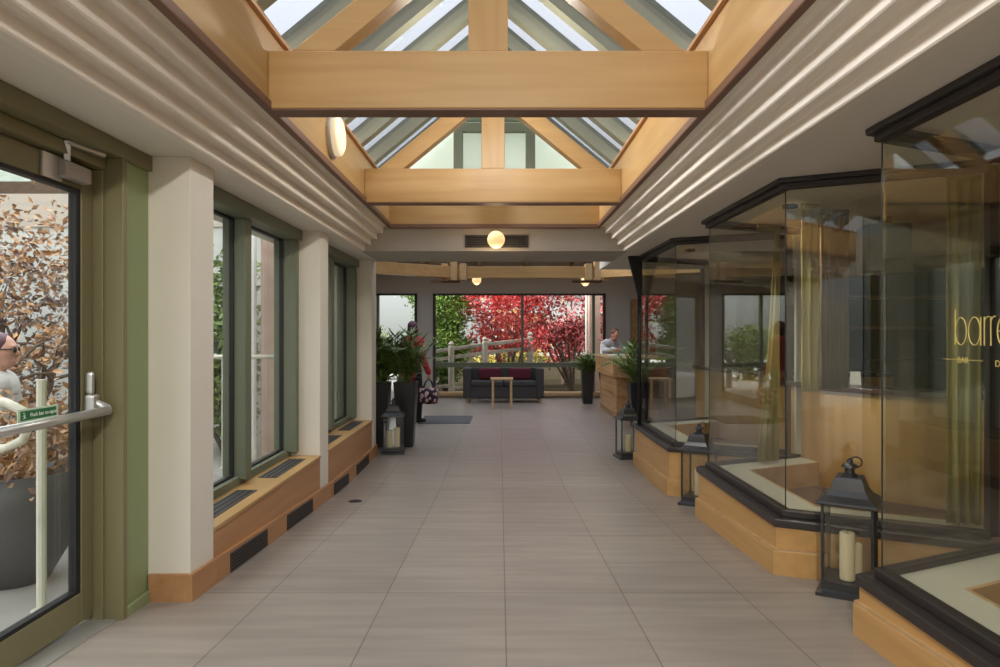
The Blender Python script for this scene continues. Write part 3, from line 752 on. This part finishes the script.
def candle_at(x, y, dz, r, h, label, grp):
    t = thing('candle', label, 'candle', (x, y, fz(y)+.076), grp)
    z = fz(y) + .076
    obj('wax', MB().lathe([(r-.003, z), (r, z+.003), (r, z+h-.004), (r-.004, z+h), (r*.35, z+h-.004)], (x, y, 0), 24), wax_m, t)
    obj('wick', MB().tube([(x, y, z+h-.006), (x+.002, y, z+h+.010)], .0015, 5), black_m, t)
candle_at(1.765, 3.405, 0, .036, .24, 'taller cream candle in the largest lantern', 'candles in the lanterns')
candle_at(1.835, 3.455, 0, .031, .17, 'shorter cream candle in the largest lantern', 'candles in the lanterns')
candle_at(1.70, 5.72, 0, .037, .22, 'cream candle in the lantern beside the middle bay', 'candles in the lanterns')
candle_at(1.55, 8.10, 0, .037, .20, 'cream candle in the lantern by the reception desk', 'candles in the lanterns')
candle_at(-1.385, 8.40, 0, .037, .21, 'slightly shorter candle of the pair in the lantern by the planters', 'candles in the lanterns')
candle_at(-1.295, 8.43, 0, .037, .24, 'taller candle of the pair in the lantern by the planters', 'candles in the lanterns')

# ---------------------------------------------------------------- plants
def planter(t, x, y, w0, w1, h):
    obj('pot', MB().lathe([(w0, 0), (w1, h), (w1-.02, h), (w1-.03, h-.04), (.01, h-.045)], (x, y, 0), sq=True), planter_m, t, bevel=.006)
    obj('soil', MB().lathe([(w1-.03, h-.06), (w1-.032, h-.035)], (x, y, 0), sq=True), soil_m, t)
def frond(mb, p, az, L, rise, droop, n=16, ll=.22, lw=.022, rg=rng):
    pts = []; d = Vector((math.cos(az), math.sin(az), 0))
    for i in range(n+1):
        s = i/n; pts.append(Vector(p) + d*(L*s*(0.55+.45*s)) + Vector((0, 0, rise*s - droop*s*s*s)))
    mb.tube(pts, [.006*(1-.75*i/n) for i in range(n+1)], 5)
    side = Vector((-d.y, d.x, 0))
    for i in range(3, n+1):
        t_ = (pts[i] - pts[i-1]).normalized(); k = math.sin(math.pi*(i/n)*.85+.25)
        for s in (-1, 1):
            u = (t_*.55 + side*s*.8 + Vector((0, 0, -.15+rg.uniform(-.15, .15)))).normalized()
            mb.leaf(pts[i], u, u.cross(Vector((0, 0, 1))).normalized(), ll*k, lw)
def palm(x, y, pot, n, L, rise, label, grp, azr=(0, 360), dense=0, leafm=None):
    t = thing('potted_palm', label, 'plant', (x, y, 0), grp)
    planter(t, x, y, *pot)
    h = pot[2]-.04; f = MB(); st = MB()
    for i in range(n):
        az = R(azr[0] + (azr[1]-azr[0])*(i+rng.random()*.6)/n)
        frond(f, (x+.04*math.cos(az), y+.04*math.sin(az), h), az, L*rng.uniform(.65, 1.05), rise*rng.uniform(.75, 1.1), rise*rng.uniform(.15, .65))
    for i in range(dense):                            # upright cane stems with long leaves
        a = rng.uniform(0, 6.28); rr = rng.uniform(.02, .12); hh = rng.uniform(.25, .85)*rise
        b = Vector((x+rr*math.cos(a), y+rr*math.sin(a), h)); e = b + Vector((rng.uniform(-.12, .12), rng.uniform(-.12, .12), hh))
        st.tube([b, e], [.008, .005], 5)
        for k in range(22):
            q = b.lerp(e, rng.uniform(.25, 1)); a2 = rng.uniform(0, 6.28)
            u = Vector((math.cos(a2), math.sin(a2), rng.uniform(-.2, .9))).normalized()
            f.leaf(q, u, u.cross(Vector((0, 0, 1))).normalized(), rng.uniform(.18, .32), rng.uniform(.03, .052))
    f.add(st.v, st.f)
    obj('foliage', f, leafm or leaf_dark, t)
    return t
palm(-1.60, 8.90, (.10, .14, .86), 9, .36, .80, 'bushy green plant in the black planter nearest the pillar', 'potted plants by the pillar', dense=46)
palm(-1.25, 8.92, (.10, .15, .86), 11, .50, .85, 'dark palm in the tapered black planter behind the lantern', 'potted plants by the pillar', dense=22)
palm(2.22, 10.75, (.11, .16, .72), 18, .80, .85, 'arching palm in a black planter in front of the reception desk', None, dense=10)
palm(1.87, 14.35, (.10, .13, .68), 7, .34, .5, 'leafy green plant between the sofa and the reception desk', None, dense=16)

# ---------------------------------------------------------------- sofa, table, desk, mat
t = thing('sofa', 'charcoal two seat sofa under the lobby window', 'sofa', (.07, 14.85, 0))
sx0, sx1, sy0, sy1 = -.80, .95, 14.45, 15.2
obj('seat_base', MB().box(sx0+.16, sx1-.16, sy0+.02, sy1-.1, .10, .36), sofa_m, t, bevel=.015)
xm = (sx0+sx1)/2
for a, b in ((sx0+.165, xm-.003), (xm+.003, sx1-.165)): obj('seat_cushion', MB().box(a, b, sy0, sy1-.18, .36, .47), sofa_m, t, bevel=.025)
obj('backrest', MB().box(sx0+.16, sx1-.16, sy1-.2, sy1, .10, .74), sofa_m, t, bevel=.03)
for a in (sx0, sx1-.165): obj('armrest', MB().box(a, a+.165, sy0, sy1, .10, .745), sofa_m, t, bevel=.03)
for x in (sx0+.09, sx1-.09):
    for y in (sy0+.08, sy1-.08): obj('foot', MB().lathe([(.022, 0), (.03, .10)], (x, y, 0), 12), wood_pale, t)
for i, (a, b) in enumerate(((-.47, .03), (.19, .68))):
    c = tag(obj('cushion', MB().box(a, b, 14.83, 14.97, .475, .735), burg_m, bevel=.05), ('burgundy cushion at the shrub side of the grey sofa', 'burgundy cushion at the desk side of the grey sofa')[i], 'cushion', 'burgundy sofa cushions')
t = thing('side_table', 'small pale wooden table in front of the charcoal sofa', 'table', (.04, 13.5, 0))
obj('tabletop', MB().box(-.19, .265, 13.3, 13.72, .575, .605), wood_pale, t, bevel=.004)
for x in (-.165, .20):
    for y in (13.32, 13.66): obj('leg', MB().box(x, x+.045, y, y+.045, 0, .575), wood_pale, t)
t = thing('reception_desk', 'rustic honey wood reception desk with deep overhanging top', 'reception desk', (2.4, 12.6, 0))
obj('body', MB().box(2.03, 2.78, 11.68, 13.55, 0, .74), wood_desk, t, bevel=.004)
obj('upper_box', MB().box(1.95, 2.86, 11.55, 13.65, .74, 1.05), wood_desk, t, bevel=.006)
obj('top_slab', MB().box(1.92, 2.90, 11.52, 13.68, 1.05, 1.085), wood_pale, t, bevel=.006)
obj('drawer_front', MB().box(2.018, 2.03, 11.9, 13.4, .42, .425).box(2.018, 2.03, 11.9, 13.4, .08, .085), brown_trim, t)
obj('carved_knot', MB().lathe([(.05, 0), (.05, .004)], (2.2, 12.0, 1.085), 14), brown_trim, t)
tag(obj('paper_stack', MB().box(2.05, 2.30, 12.4, 12.72, 1.087, 1.10).box(2.12, 2.36, 12.45, 12.8, 1.10, 1.11), white_m), 'loose white papers lying on the reception desk', 'papers')
tag(obj('floor_mat', MB().prism([(-1.36, 11.15), (-.50, 11.15), (-.49, 12.15), (-1.36, 12.15)], 0.0, .012), mat_m), 'flat grey entrance mat beside the planters', 'mat')
tag(obj('floor_socket', MB().lathe([(.06, 0), (.055, .004), (.03, .005)], (-1.26, 5.83, fz(5.83)), 20), black_m), 'small dark floor socket near the middle pillar', 'socket')

# ---------------------------------------------------------------- people
def person(name, label, loc, rz, skin_parts, clothes, hair, hair_mat, extra=()):
    t = thing(name, label, 'person', (0,0,0), local=True)
    b = MB()
    for c in skin_parts['caps']: b.capsule(*c)
    hc = Vector(skin_parts['head']); tilt = skin_parts.get('tilt', 0)
    rot = Matrix.Rotation(tilt, 3, 'X')
    def hp(x, y, z): return hc + rot @ Vector((x, y, z))
    h = MB(); h.sphere((0, 0, .01), (.074, .092, .108), 16, 12); h.sphere((0, .02, -.05), (.056, .066, .062), 12, 8)
    h.sphere((0, .094, -.012), (.012, .018, .022), 8, 6); h.sphere((0, .080, .038), (.05, .014, .012), 8, 6); h.sphere((0, .082, -.055), (.024, .012, .008), 8, 6)
    for s in (-1, 1): h.sphere((s*.075, -.01, -.005), (.012, .02, .03), 8, 6)
    b.add([hp(*v) for v in h.v], h.f)
    body = obj('body', b, skin_m, t, remesh=.009)
    for s in (-1, 1): obj('eye', MB().sphere(hp(s*.03, .083, .016), .009, 8, 6), eye_m, body)
    hm = MB()
    for c, r_ in hair: hm.sphere(hp(*c), r_, 14, 10)
    obj('hair', hm, hair_mat, t, remesh=.010)
    for nm, caps, m_ in clothes:
        k = MB()
        for c in caps: k.capsule(*c)
        obj(nm, k, m_, t, remesh=.012)
    for nm, mb_, m_ in extra: obj(nm, mb_, m_, t)
    t.location = loc; t.rotation_euler = (0, 0, rz)
    return t
def hand(w, e):
    """five curled fingers hanging from wrist w towards e; returns capsules"""
    w, e = Vector(w), Vector(e); d = (e-w).normalized(); s = d.cross(Vector((1, 0, 0))).normalized(); o = d.cross(s).normalized()
    c = [(w, w + d*.05, .020, .024), (w + d*.02 + s*.015, w + d*.075 + s*.026, .014, .012), (w + d*.02 - s*.015, w + d*.075 - s*.026, .014, .012)]
    for i, l in enumerate((.062, .072, .068, .052)):
        b = w + d*.085 + s*(.027 - .018*i); k = b + d*l*.5 + o*.010
        c += [(b, k, .0085, .008), (k, k + d*l*.35 + o*.028, .008, .007)]
    th = w + d*.03 + s*.026
    c += [(th, th + d*.03 + s*.022 + o*.012, .011, .009), (th + d*.03 + s*.022 + o*.012, th + d*.055 + s*.024 + o*.03, .009, .008)]
    return c
def standing(leg=.0, lean=.0):
    hip = [(-.09, 0, .88), (.09, 0, .88)]
    legs = []
    for s, (x, y, z) in zip((-1, 1), hip):
        kn = (x*1.05, .03 + s*leg*.5, .49); an = (x*1.05, s*leg, .09)
        legs += [((x, y, z), kn, .078, .056), (kn, an, .054, .038)]
    return legs
leg_s = standing(.05)
hands = hand((-.26, .06, .84), (-.26, .08, .7)) + hand((.27, .10, .84), (.27, .12, .7))
core = [((0, 0, .92), (0, 0, 1.15), .115, .11), ((0, 0, 1.15), (0, 0, 1.33), .12, .115), ((-.10, 0, 1.36), (.10, 0, 1.36), .085, .085), ((0, 0, 1.40), (0, .015, 1.50), .052, .048)]
arms = [((-.175, 0, 1.365), (-.22, -.01, 1.10), .052, .042), ((-.22, -.01, 1.10), (-.26, .06, .85), .040, .028), ((.175, 0, 1.365), (.23, -.01, 1.10), .052, .042), ((.23, -.01, 1.10), (.27, .10, .85), .040, .028)]
fat = lambda L, k: [(a, b, ra+k, rb+k) for a, b, ra, rb in L]
feet = [((-.095, -.04, .045), (-.10, .13, .035), .042, .036), ((.095, .01, .045), (.10, .18, .035), .042, .036)]
# floral bag hanging from the hand, as a top-level thing
PX, PY = -1.47, 11.25
person('person', 'person in a red jacket and dark trousers, standing behind the palms with a flowery bag', (PX, PY, 0), R(-35),
       {'caps': core + arms + leg_s + hands, 'head': (0, .03, 1.58)},
       [('jacket', fat(core[:3] + arms, .020) + [((0, 0, .84), (0, 0, 1.0), .165, .14)], red_m), ('trousers', fat(leg_s, .014), dark_cloth), ('shoe', feet[:1], black_m), ('shoe', feet[1:], black_m)],
       [((0, -.025, .045), (.088, .090, .092)), ((0, -.06, -.03), (.080, .055, .10)), ((-.06, -.01, -.02), (.03, .05, .08)), ((.06, -.01, -.02), (.03, .05, .08))], hair_p)
t = thing('tote_bag', 'pink and dark flowery tote bag held by the person in red', 'bag', (PX+.27, PY-.16, .34))
def floral():
    m = bpy.data.materials.new('floral_cloth'); m.use_nodes = True; nt = m.node_tree; b = nt.nodes['Principled BSDF']; b.inputs['Roughness'].default_value = .85
    tc = nt.nodes.new('ShaderNodeTexCoord'); vo = nt.nodes.new('ShaderNodeTexVoronoi'); vo.inputs['Scale'].default_value = 13
    rp = nt.nodes.new('ShaderNodeValToRGB'); e = rp.color_ramp.elements
    e[0].position = .25; e[0].color = (.75, .28, .34, 1); e[1].position = .50; e[1].color = (.03, .015, .03, 1)
    q = e.new(.36); q.color = (.7, .55, .5, 1)
    nt.links.new(tc.outputs['Object'], vo.inputs[0]); nt.links.new(vo.outputs['Distance'], rp.inputs[0]); nt.links.new(rp.outputs[0], b.inputs['Base Color'])
    return m
bx, by = PX+.29, PY-.18
obj('sack', MB().lathe([(.13, .345), (.155, .36), (.165, .50), (.15, .60), (.14, .60)], (bx, by, 0), 20), floral(), t, smooth=True)
for s in (-1, 1): obj('handle', MB().tube([(bx-.09, by+s*.09, .59), (bx-.05, by+s*.05, .70), (bx, by+s*.01, .755), (bx+.05, by+s*.05, .70), (bx+.09, by+s*.09, .59)], .009, 6), dark_cloth, t)

# receptionist leaning on the far end of the desk
lean = lambda p: (p[0], p[1] + (p[2]-.9)*.42 if p[2] > .9 else p[1], p[2] - max(0, p[2]-.9)*.16)
lc = lambda L: [(lean(a), lean(b), ra, rb) for a, b, ra, rb in L]
rarms = [((-.175, .0, 1.365), (-.23, .14, 1.20), .052, .042), ((-.23, .14, 1.20), (-.14, .36, 1.24), .040, .028), ((.175, 0, 1.365), (.23, .14, 1.20), .052, .042), ((.23, .14, 1.20), (.14, .36, 1.24), .040, .028)]
rh = hand((-.14, .36, 1.24), (-.10, .50, 1.22)) + hand((.14, .36, 1.24), (.10, .50, 1.22))
person('person', 'person in a pale shirt bending over the reception desk', (2.22, 14.14, 0), R(180+28),
       {'caps': lc(core + rarms + rh) + leg_s, 'head': lean((0, .05, 1.58)), 'tilt': R(-25)},
       [('shirt', fat(lc(core[:3] + rarms), .018), shirt_m), ('trousers', fat(leg_s, .014) + [((0, 0, .88), (0, 0, .98), .13, .13)], dark_cloth), ('shoe', feet[:1], black_m), ('shoe', feet[1:], black_m)],
       [((0, -.025, .045), (.086, .088, .088)), ((0, -.05, -.01), (.078, .055, .08))], hair_g)

# ---------------------------------------------------------------- outside, left terrace
ZT = .17
struct('ground_terrace', MB().box(-30, -1.95, -8, 34, ZT-.3, ZT), pave_m)
struct('ground_garden', MB().box(-30, 30, YB+.2, 70, -.35, -.02), grass_m)
t = thing('potted_shrub', 'autumn shrub in a big dark bowl outside the door', 'plant', (-2.62, 3.62, ZT))
obj('bowl', MB().lathe([(.16, ZT), (.25, ZT+.16), (.33, ZT+.42), (.37, ZT+.60), (.34, ZT+.60), (.31, ZT+.52), (.02, ZT+.50)], (-2.62, 3.62, 0), 36), bowl_m, t, smooth=True)
obj('soil', MB().lathe([(.31, ZT+.50), (.31, ZT+.545)], (-2.62, 3.62, 0), 24), soil_m, t)
def leaves(mb, n, c, r, size, rg, shell=.35, per=34):
    """leaves gathered in small sprays through an ellipsoid"""
    for k in range(max(1, n//per)):
        while True:
            v = Vector((rg.uniform(-1, 1), rg.uniform(-1, 1), rg.uniform(-1, 1)))
            if shell < v.length < 1: break
        q = Vector((c[0]+v.x*r[0], c[1]+v.y*r[1], c[2]+v.z*r[2])); sp = .17*(sum(r)/3)**.5
        for i in range(per):
            p = q + Vector((rg.gauss(0, sp), rg.gauss(0, sp), rg.gauss(0, sp*.55)))
            d = Vector((rg.gauss(0, 1), rg.gauss(0, 1), rg.gauss(-.3, .8))).normalized(); u = d.orthogonal().normalized()
            u = Matrix.Rotation(rg.uniform(0, 3.14), 3, d) @ u
            z = size*rg.uniform(.6, 1.3); mb.leaf(p, d, u, z, z*.55)
    return mb
def branches(mb, base, top, r, n, spread, rg, sub=4):
    base, top = Vector(base), Vector(top)
    for i in range(n):
        a = 6.28*(i + rg.random()*.5)/n
        e = top + Vector((spread[0]*math.cos(a)*rg.uniform(.5, 1), spread[1]*math.sin(a)*rg.uniform(.5, 1), rg.uniform(-.3, .3)*spread[2]))
        b = base + Vector((math.cos(a), math.sin(a), 0))*r*.7; k = b.lerp(e, .45) + Vector((rg.uniform(-.1, .1), rg.uniform(-.1, .1), .15*spread[2]))
        mb.tube([b, b.lerp(k, .5), k, k.lerp(e, .5) + Vector((rg.uniform(-.08, .08), 0, .05)), e], [r, r*.8, r*.6, r*.4, r*.15], 6)
        for j in range(sub):
            q = k.lerp(e, rg.uniform(0, .8)); e2 = q + Vector((rg.uniform(-1, 1)*spread[0]*.5, rg.uniform(-1, 1)*spread[1]*.5, rg.uniform(-.1, .6)*spread[2]))
            mb.tube([q, q.lerp(e2, .5) + Vector((0, 0, .04)), e2], [r*.4, r*.25, r*.08], 5)
def tree(name, label, cat, base, blobs, lm, size, rt, nb, spread, grp=None, seed=1, k=1.0):
    rg = random.Random(seed)
    K = lambda p: (p[0]*k, p[1]*k, 1.5 + (p[2]-1.5)*k)
    base = (base[0]*k, base[1]*k, base[2]); blobs = [(K(c), tuple(q*k for q in r_), n) for c, r_, n in blobs]
    size *= k; spread = tuple(q*k for q in spread)
    t = thing(name, label, cat, base, grp)
    b = MB(); zc = sum(c[2] for c, r_, n in blobs)/len(blobs); xc = sum(c[0] for c, r_, n in blobs)/len(blobs); yc = sum(c[1] for c, r_, n in blobs)/len(blobs)
    branches(b, base, (xc, yc, zc), rt, nb, spread, rg)
    obj('trunk', b, trunk_m, t)
    f = MB()
    for c, r_, n in blobs: leaves(f, n, c, r_, size, rg)
    obj('foliage', f, lm, t)
    return t
f = MB(); rg = random.Random(3); leaves(f, 1500, (-2.62, 3.62, ZT+.74), (.44, .42, .24), .055, rg, 0)
branches(f, (-2.62, 3.62, ZT+.52), (-2.62, 3.62, ZT+.75), .012, 7, (.35, .35, .2), rg, 2); obj('foliage', f, leaf_brown, t)
tree('autumn_tree', 'brown leaved autumn tree outside the glass door', 'tree', (-4.5, 5.9, ZT),
     [((-4.7, 5.9, 2.2), (1.2, 1.0, .45), 1900), ((-4.3, 5.6, 1.35), (1.1, .9, .42), 1150), ((-5.2, 6.3, 1.8), (.9, .9, .8), 600), ((-4.1, 5.7, .75), (.8, .6, .3), 700)],
     leaf_brown, .075, .05, 7, (1.0, .9, .8), seed=5)
tree('autumn_tree', 'greyer mauve tree crowded behind the brown one outside the door', 'tree', (-5.1, 6.95, ZT),
     [((-5.1, 6.95, 1.75), (.75, .55, 1.0), 1300), ((-6.2, 6.9, 1.9), (.6, .5, .9), 500)], leafmat('grey_mauve_leaf', (.34, .25, .23), (.12, .10, .075), 6), .085, .05, 8, (.7, .5, .8), seed=6)
def handrail(label, pts, posts, grp=None, r=.022):
    t = thing('handrail', label, 'railing', (posts[0][0], posts[0][1], ZT), grp)
    obj('rail', MB().tube(pts, r, 10), rail_m, t, smooth=True)
    for x, y, z in posts: obj('post', MB().tube([(x, y, ZT), (x, y, z)], r, 10).lathe([(.045, ZT), (.045, ZT+.012)], (x, y, 0), 12), rail_m, t)
    return t
handrail('cream tubular handrail with rounded end, just outside the door', [(-3.4, 3.2, 1.19), (-2.5, 3.2, 1.18), (-2.36, 3.2, 1.17), (-2.28, 3.2, 1.13), (-2.25, 3.2, 1.06), (-2.28, 3.2, .99), (-2.36, 3.2, .95), (-3.4, 3.2, .94)],
         [(-2.19, 3.2, 1.28), (-3.35, 3.2, 1.17)])
handrail('white terrace handrail seen through the first window', [(-3.4, 6.6, 1.27), (-2.02, 6.6, 1.27)], [(-2.72, 6.6, 1.26), (-2.05, 6.6, 1.26)])
t = thing('stone_pier', 'pink stone pier with white downpipe outside the first window', 'pier', (-2.38, 7.15, ZT))
obj('shaft', MB().box(-2.51, -2.25, 7.02, 7.28, ZT, 3.0), pink_m, t, bevel=.01)
obj('downpipe', MB().tube([(-2.57, 6.97, ZT), (-2.57, 6.97, 3.0)], .035, 10), white_m, t)
struct('wall_exterior', MB().box(-7.2, -1.99, 8.17, 8.265, ZT, 3.35), mat('pale_sage_render', (0.60, 0.61, 0.57), 0.85))
t = thing('house', 'white house with a grey green tiled roof beyond the terrace', 'house', (-13, 14, ZT))
obj('wall', MB().box(-18, -8.2, 12.5, 18, ZT, 4.1), hwall_m, t)
obj('roof', MB().add([(-18.4, 12.0, 4.0), (-7.7, 12.0, 4.0), (-7.7, 18.5, 4.0), (-18.4, 18.5, 4.0), (-16, 15.2, 7.0), (-10, 15.2, 7.0)], [(0,1,5,4), (1,2,5), (2,3,4,5), (3,0,4), (0,3,2,1)]), roof_m, t)
for x in (-11.5, -9.4): obj('window', MB().box(x, x+1.1, 12.46, 12.5, 1.3, 2.8), green_fr, t)
t = thing('sun_block_building', 'long plain unseen building added across the terrace to block low sun', 'building', (-11.5, 3, ZT))  # unseen block added to keep the low sun off terrace and left windows
obj('wall', MB().box(-14, -9.2, -6, 11.3, ZT, 6.7), hwall_m, t); obj('roof', MB().box(-14.2, -9.0, -6.2, 11.5, 6.7, 7.0), roof_m, t)
for y in (-3.5, -.5, 2.5, 5.5, 8.5):
    f = obj('window', MB().box(-9.24, -9.18, y, y+1.4, 1.2, 2.7), green_fr, t); obj('pane', MB().box(-9.2, -9.17, y+.08, y+1.32, 1.28, 2.62), joint_m, f)
tree('hedge_shrub', 'dark clipped shrub on the terrace outside the first window', 'shrub', (-3.02, 7.40, ZT), [((-3.02, 7.40, 1.3), (.26, .28, 1.1), 2600)], leaf_dark, .10, .03, 5, (.5, .5, .5), seed=9)
# seated person outside
HX, HY = -3.24, 4.30
t = thing('garden_bench', 'pale slatted bench on the terrace outside the door', 'bench', (HX, HY, ZT))
for i in range(4): obj('slat', MB().box(HX-.75, HX+.35, HY-.22+i*.11, HY-.13+i*.11, ZT+.40, ZT+.43), fence_m, t)
for x in (HX-.7, HX+.3): obj('leg', MB().box(x-.03, x+.03, HY-.2, HY+.2, ZT, ZT+.40), fence_m, t)
sit = [((-.09, 0, .09), (-.10, .40, .10), .08, .058), ((-.10, .40, .10), (-.10, .42, -.34), .055, .04), ((.09, 0, .09), (.10, .40, .10), .08, .058), ((.10, .40, .10), (.10, .42, -.34), .055, .04)]
sh = lambda L, dz: [((a[0], a[1], a[2]+dz), (b_[0], b_[1], b_[2]+dz), ra, rb) for a, b_, ra, rb in L]
score = sh(core, -.80); sarms = [((-.175, 0, .565), (-.22, .05, .32), .052, .042), ((-.22, .05, .32), (-.16, .26, .24), .04, .028), ((.175, 0, .565), (.22, .05, .32), .052, .042), ((.22, .05, .32), (.16, .26, .24), .04, .028)]
shand = hand((-.16, .26, .24), (-.14, .38, .20)) + hand((.16, .26, .24), (.14, .38, .20))
gl_ = MB()
for s in (-1, 1): gl_.sphere((s*.032, .118, .795), (.026, .008, .02), 10, 6)
gl_.tube([(-.078, .03, .80), (-.06, .10, .80), (.06, .10, .80), (.078, .03, .80)], .004, 6)
person('person', 'person in a pale grey coat and sunglasses sitting outside the door', (HX, HY, ZT+.43), R(-70),
       {'caps': score + sarms + sit + shand, 'head': (0, .03, .78)},
       [('coat', fat(score[:3] + sarms, .025), coat_m), ('trousers', fat(sit, .014), dark_cloth), ('shoe', [((-.10, .40, -.37), (-.10, .55, -.38), .042, .036)], black_m), ('shoe', [((.10, .40, -.37), (.10, .55, -.38), .042, .036)], black_m)],
       [((0, -.025, .045), (.088, .090, .090)), ((0, -.055, -.02), (.078, .055, .09))], hair_p, [('sunglasses', gl_, black_m)])

# ---------------------------------------------------------------- outside, garden behind the lobby window
tree('red_maple', 'bright red Japanese maple behind the timber fence', 'tree', (.25, 21.5, 0),
     [((-.35, 21.3, 2.9), (1.0, .9, 1.0), 2200), ((.3, 21.6, 2.0), (1.2, .9, .8), 1900), ((-.2, 21.5, 1.2), (1.0, .8, .5), 1100), ((.9, 22, 3.2), (1.1, 1.0, .7), 1000), ((.75, 20.9, 1.3), (.9, .4, .35), 700)], leaf_red, .13, .05, 7, (1.2, 1.0, 1.0), 'garden maples', 11, .81)
tree('red_maple', 'dark red maple with slender stems nearest the window', 'tree', (2.0, 18.6, 0),
     [((1.3, 18.6, 2.6), (.9, .7, .7), 800), ((2.3, 18.8, 2.7), (.9, .8, .8), 900), ((1.5, 18.4, 1.55), (.9, .6, .42), 750), ((2.2, 18.6, 1.6), (.7, .6, .5), 550), ((.6, 18.8, 2.2), (.7, .6, .6), 450)], leaf_maroon, .12, .04, 9, (1.0, .7, .8), 'garden maples', 12, .955)
tree('red_maple', 'maroon maple bush low behind the slender stems', 'tree', (2.2, 23.0, 0), [((2.1, 23.0, 1.3), (1.2, .9, .8), 1500), ((3.2, 24.0, 2.2), (1.2, 1, 1.2), 1200)], leaf_maroon, .15, .05, 6, (1, .8, .6), 'garden maples', 13, .86)
tree('green_shrub', 'tall feathery green shrub at the edge of the garden', 'shrub', (-1.7, 21.0, 0),
     [((-1.8, 21.0, 2.4), (.78, .5, 1.1), 8200), ((-1.75, 20.8, 1.0), (.8, .5, .9), 5400), ((-2.3, 21.2, 3.0), (.7, .5, .9), 4200)], leaf_green, .11, .05, 6, (.6, .5, 1.0), None, 14, .82)
tree('round_tree', 'round clipped green tree outside the smaller lobby window', 'tree', (-3.9, 19.2, 0), [((-3.9, 19.2, .95), (.78, .75, .8), 4200)], leaf_round, .09, .05, 6, (.4, .4, .4), None, 15)
tree('yellow_bush', 'yellow and orange bush glowing behind the red maple', 'shrub', (.9, 25.0, 0), [((.75, 25.0, 1.55), (.9, .8, .9), 1600)], leaf_orange, .15, .04, 6, (.6, .6, .6), None, 16, .86)
tree('yellow_bush', 'low yellow green bush behind the fence rails', 'shrub', (.4, 24.0, 0), [((.4, 24.0, .6), (1.3, .7, .5), 1500)], leaf_yellow, .13, .03, 6, (.7, .5, .3), None, 17, .80)
tree('low_shrub', 'dark low shrub at the foot of the timber fence', 'shrub', (-1.9, 19.1, 0), [((-2.0, 19.1, .45), (.8, .3, .42), 900)], leaf_dark, .12, .03, 5, (.5, .3, .25), None, 18, .88)
t = thing('timber_fence', 'weathered pale timber fence with stout posts in the garden', 'fence', (-.9, 16.4, 0))
fp = [(-2.35, 16.35, 1.06), (-1.19, 16.35, 1.23), (-.37, 16.45, 1.34), (.75, 16.7, 1.46)]
for x, y, h in fp: obj('post', MB().lathe([(.075, -.1), (.075, h-.05), (.05, h-.03), (.07, h+.02), (.04, h+.07), (.01, h+.08)], (x, y, 0), 14), fence_m, t)
for a, b in zip(fp, fp[1:]):
    for k in (.06, .27): obj('rail', MB().bar((a[0], a[1], a[2]-k-.05), (b[0], b[1], b[2]-k-.05), .06, .085), fence_m, t, bevel=.01)
    obj('rail', MB().bar((a[0], a[1], .16), (b[0], b[1], .22), .06, .085), fence_m, t, bevel=.01)
for i, x in enumerate((2.35, 2.80)):
    t = thing('stone_column', ('pink stone column outside, at the maple side', 'pink stone column outside, at the pier side')[i], 'column', (x, 16.7, 0), 'pink columns outside the lobby')
    obj('shaft', MB().box(x-.14, x+.14, 16.6, 16.85, -.02, 3.2), pink_m, t, bevel=.01); obj('downpipe', MB().tube([(x-.2, 16.65, 0), (x-.2, 16.65, 3.2)], .03, 8), white_m, t)
struct('ground_terrace_edge', MB().box(-4, 5, YB+.2, 16.2, -.05, .02), mat('red_brick_paving', (.16, .075, .055), .9, spec=0.0))
t = thing('pale_house', 'pale rendered house far beyond the garden trees', 'house', (4, 45, 0))
obj('wall', MB().box(-1, 16, 45, 55, 0, 4.6), hwall_m, t); obj('roof', MB().add([(-1.5, 44.5, 4.5), (16.5, 44.5, 4.5), (16.5, 55.5, 4.5), (-1.5, 55.5, 4.5), (1, 50, 8), (14, 50, 8)], [(0,1,5,4), (1,2,5), (2,3,4,5), (3,0,4), (0,3,2,1)]), roof_m, t)
for x in (1.5, 5.5, 9.5): obj('window', MB().box(x, x+1.6, 44.95, 45, 1.2, 2.9), green_fr, t)
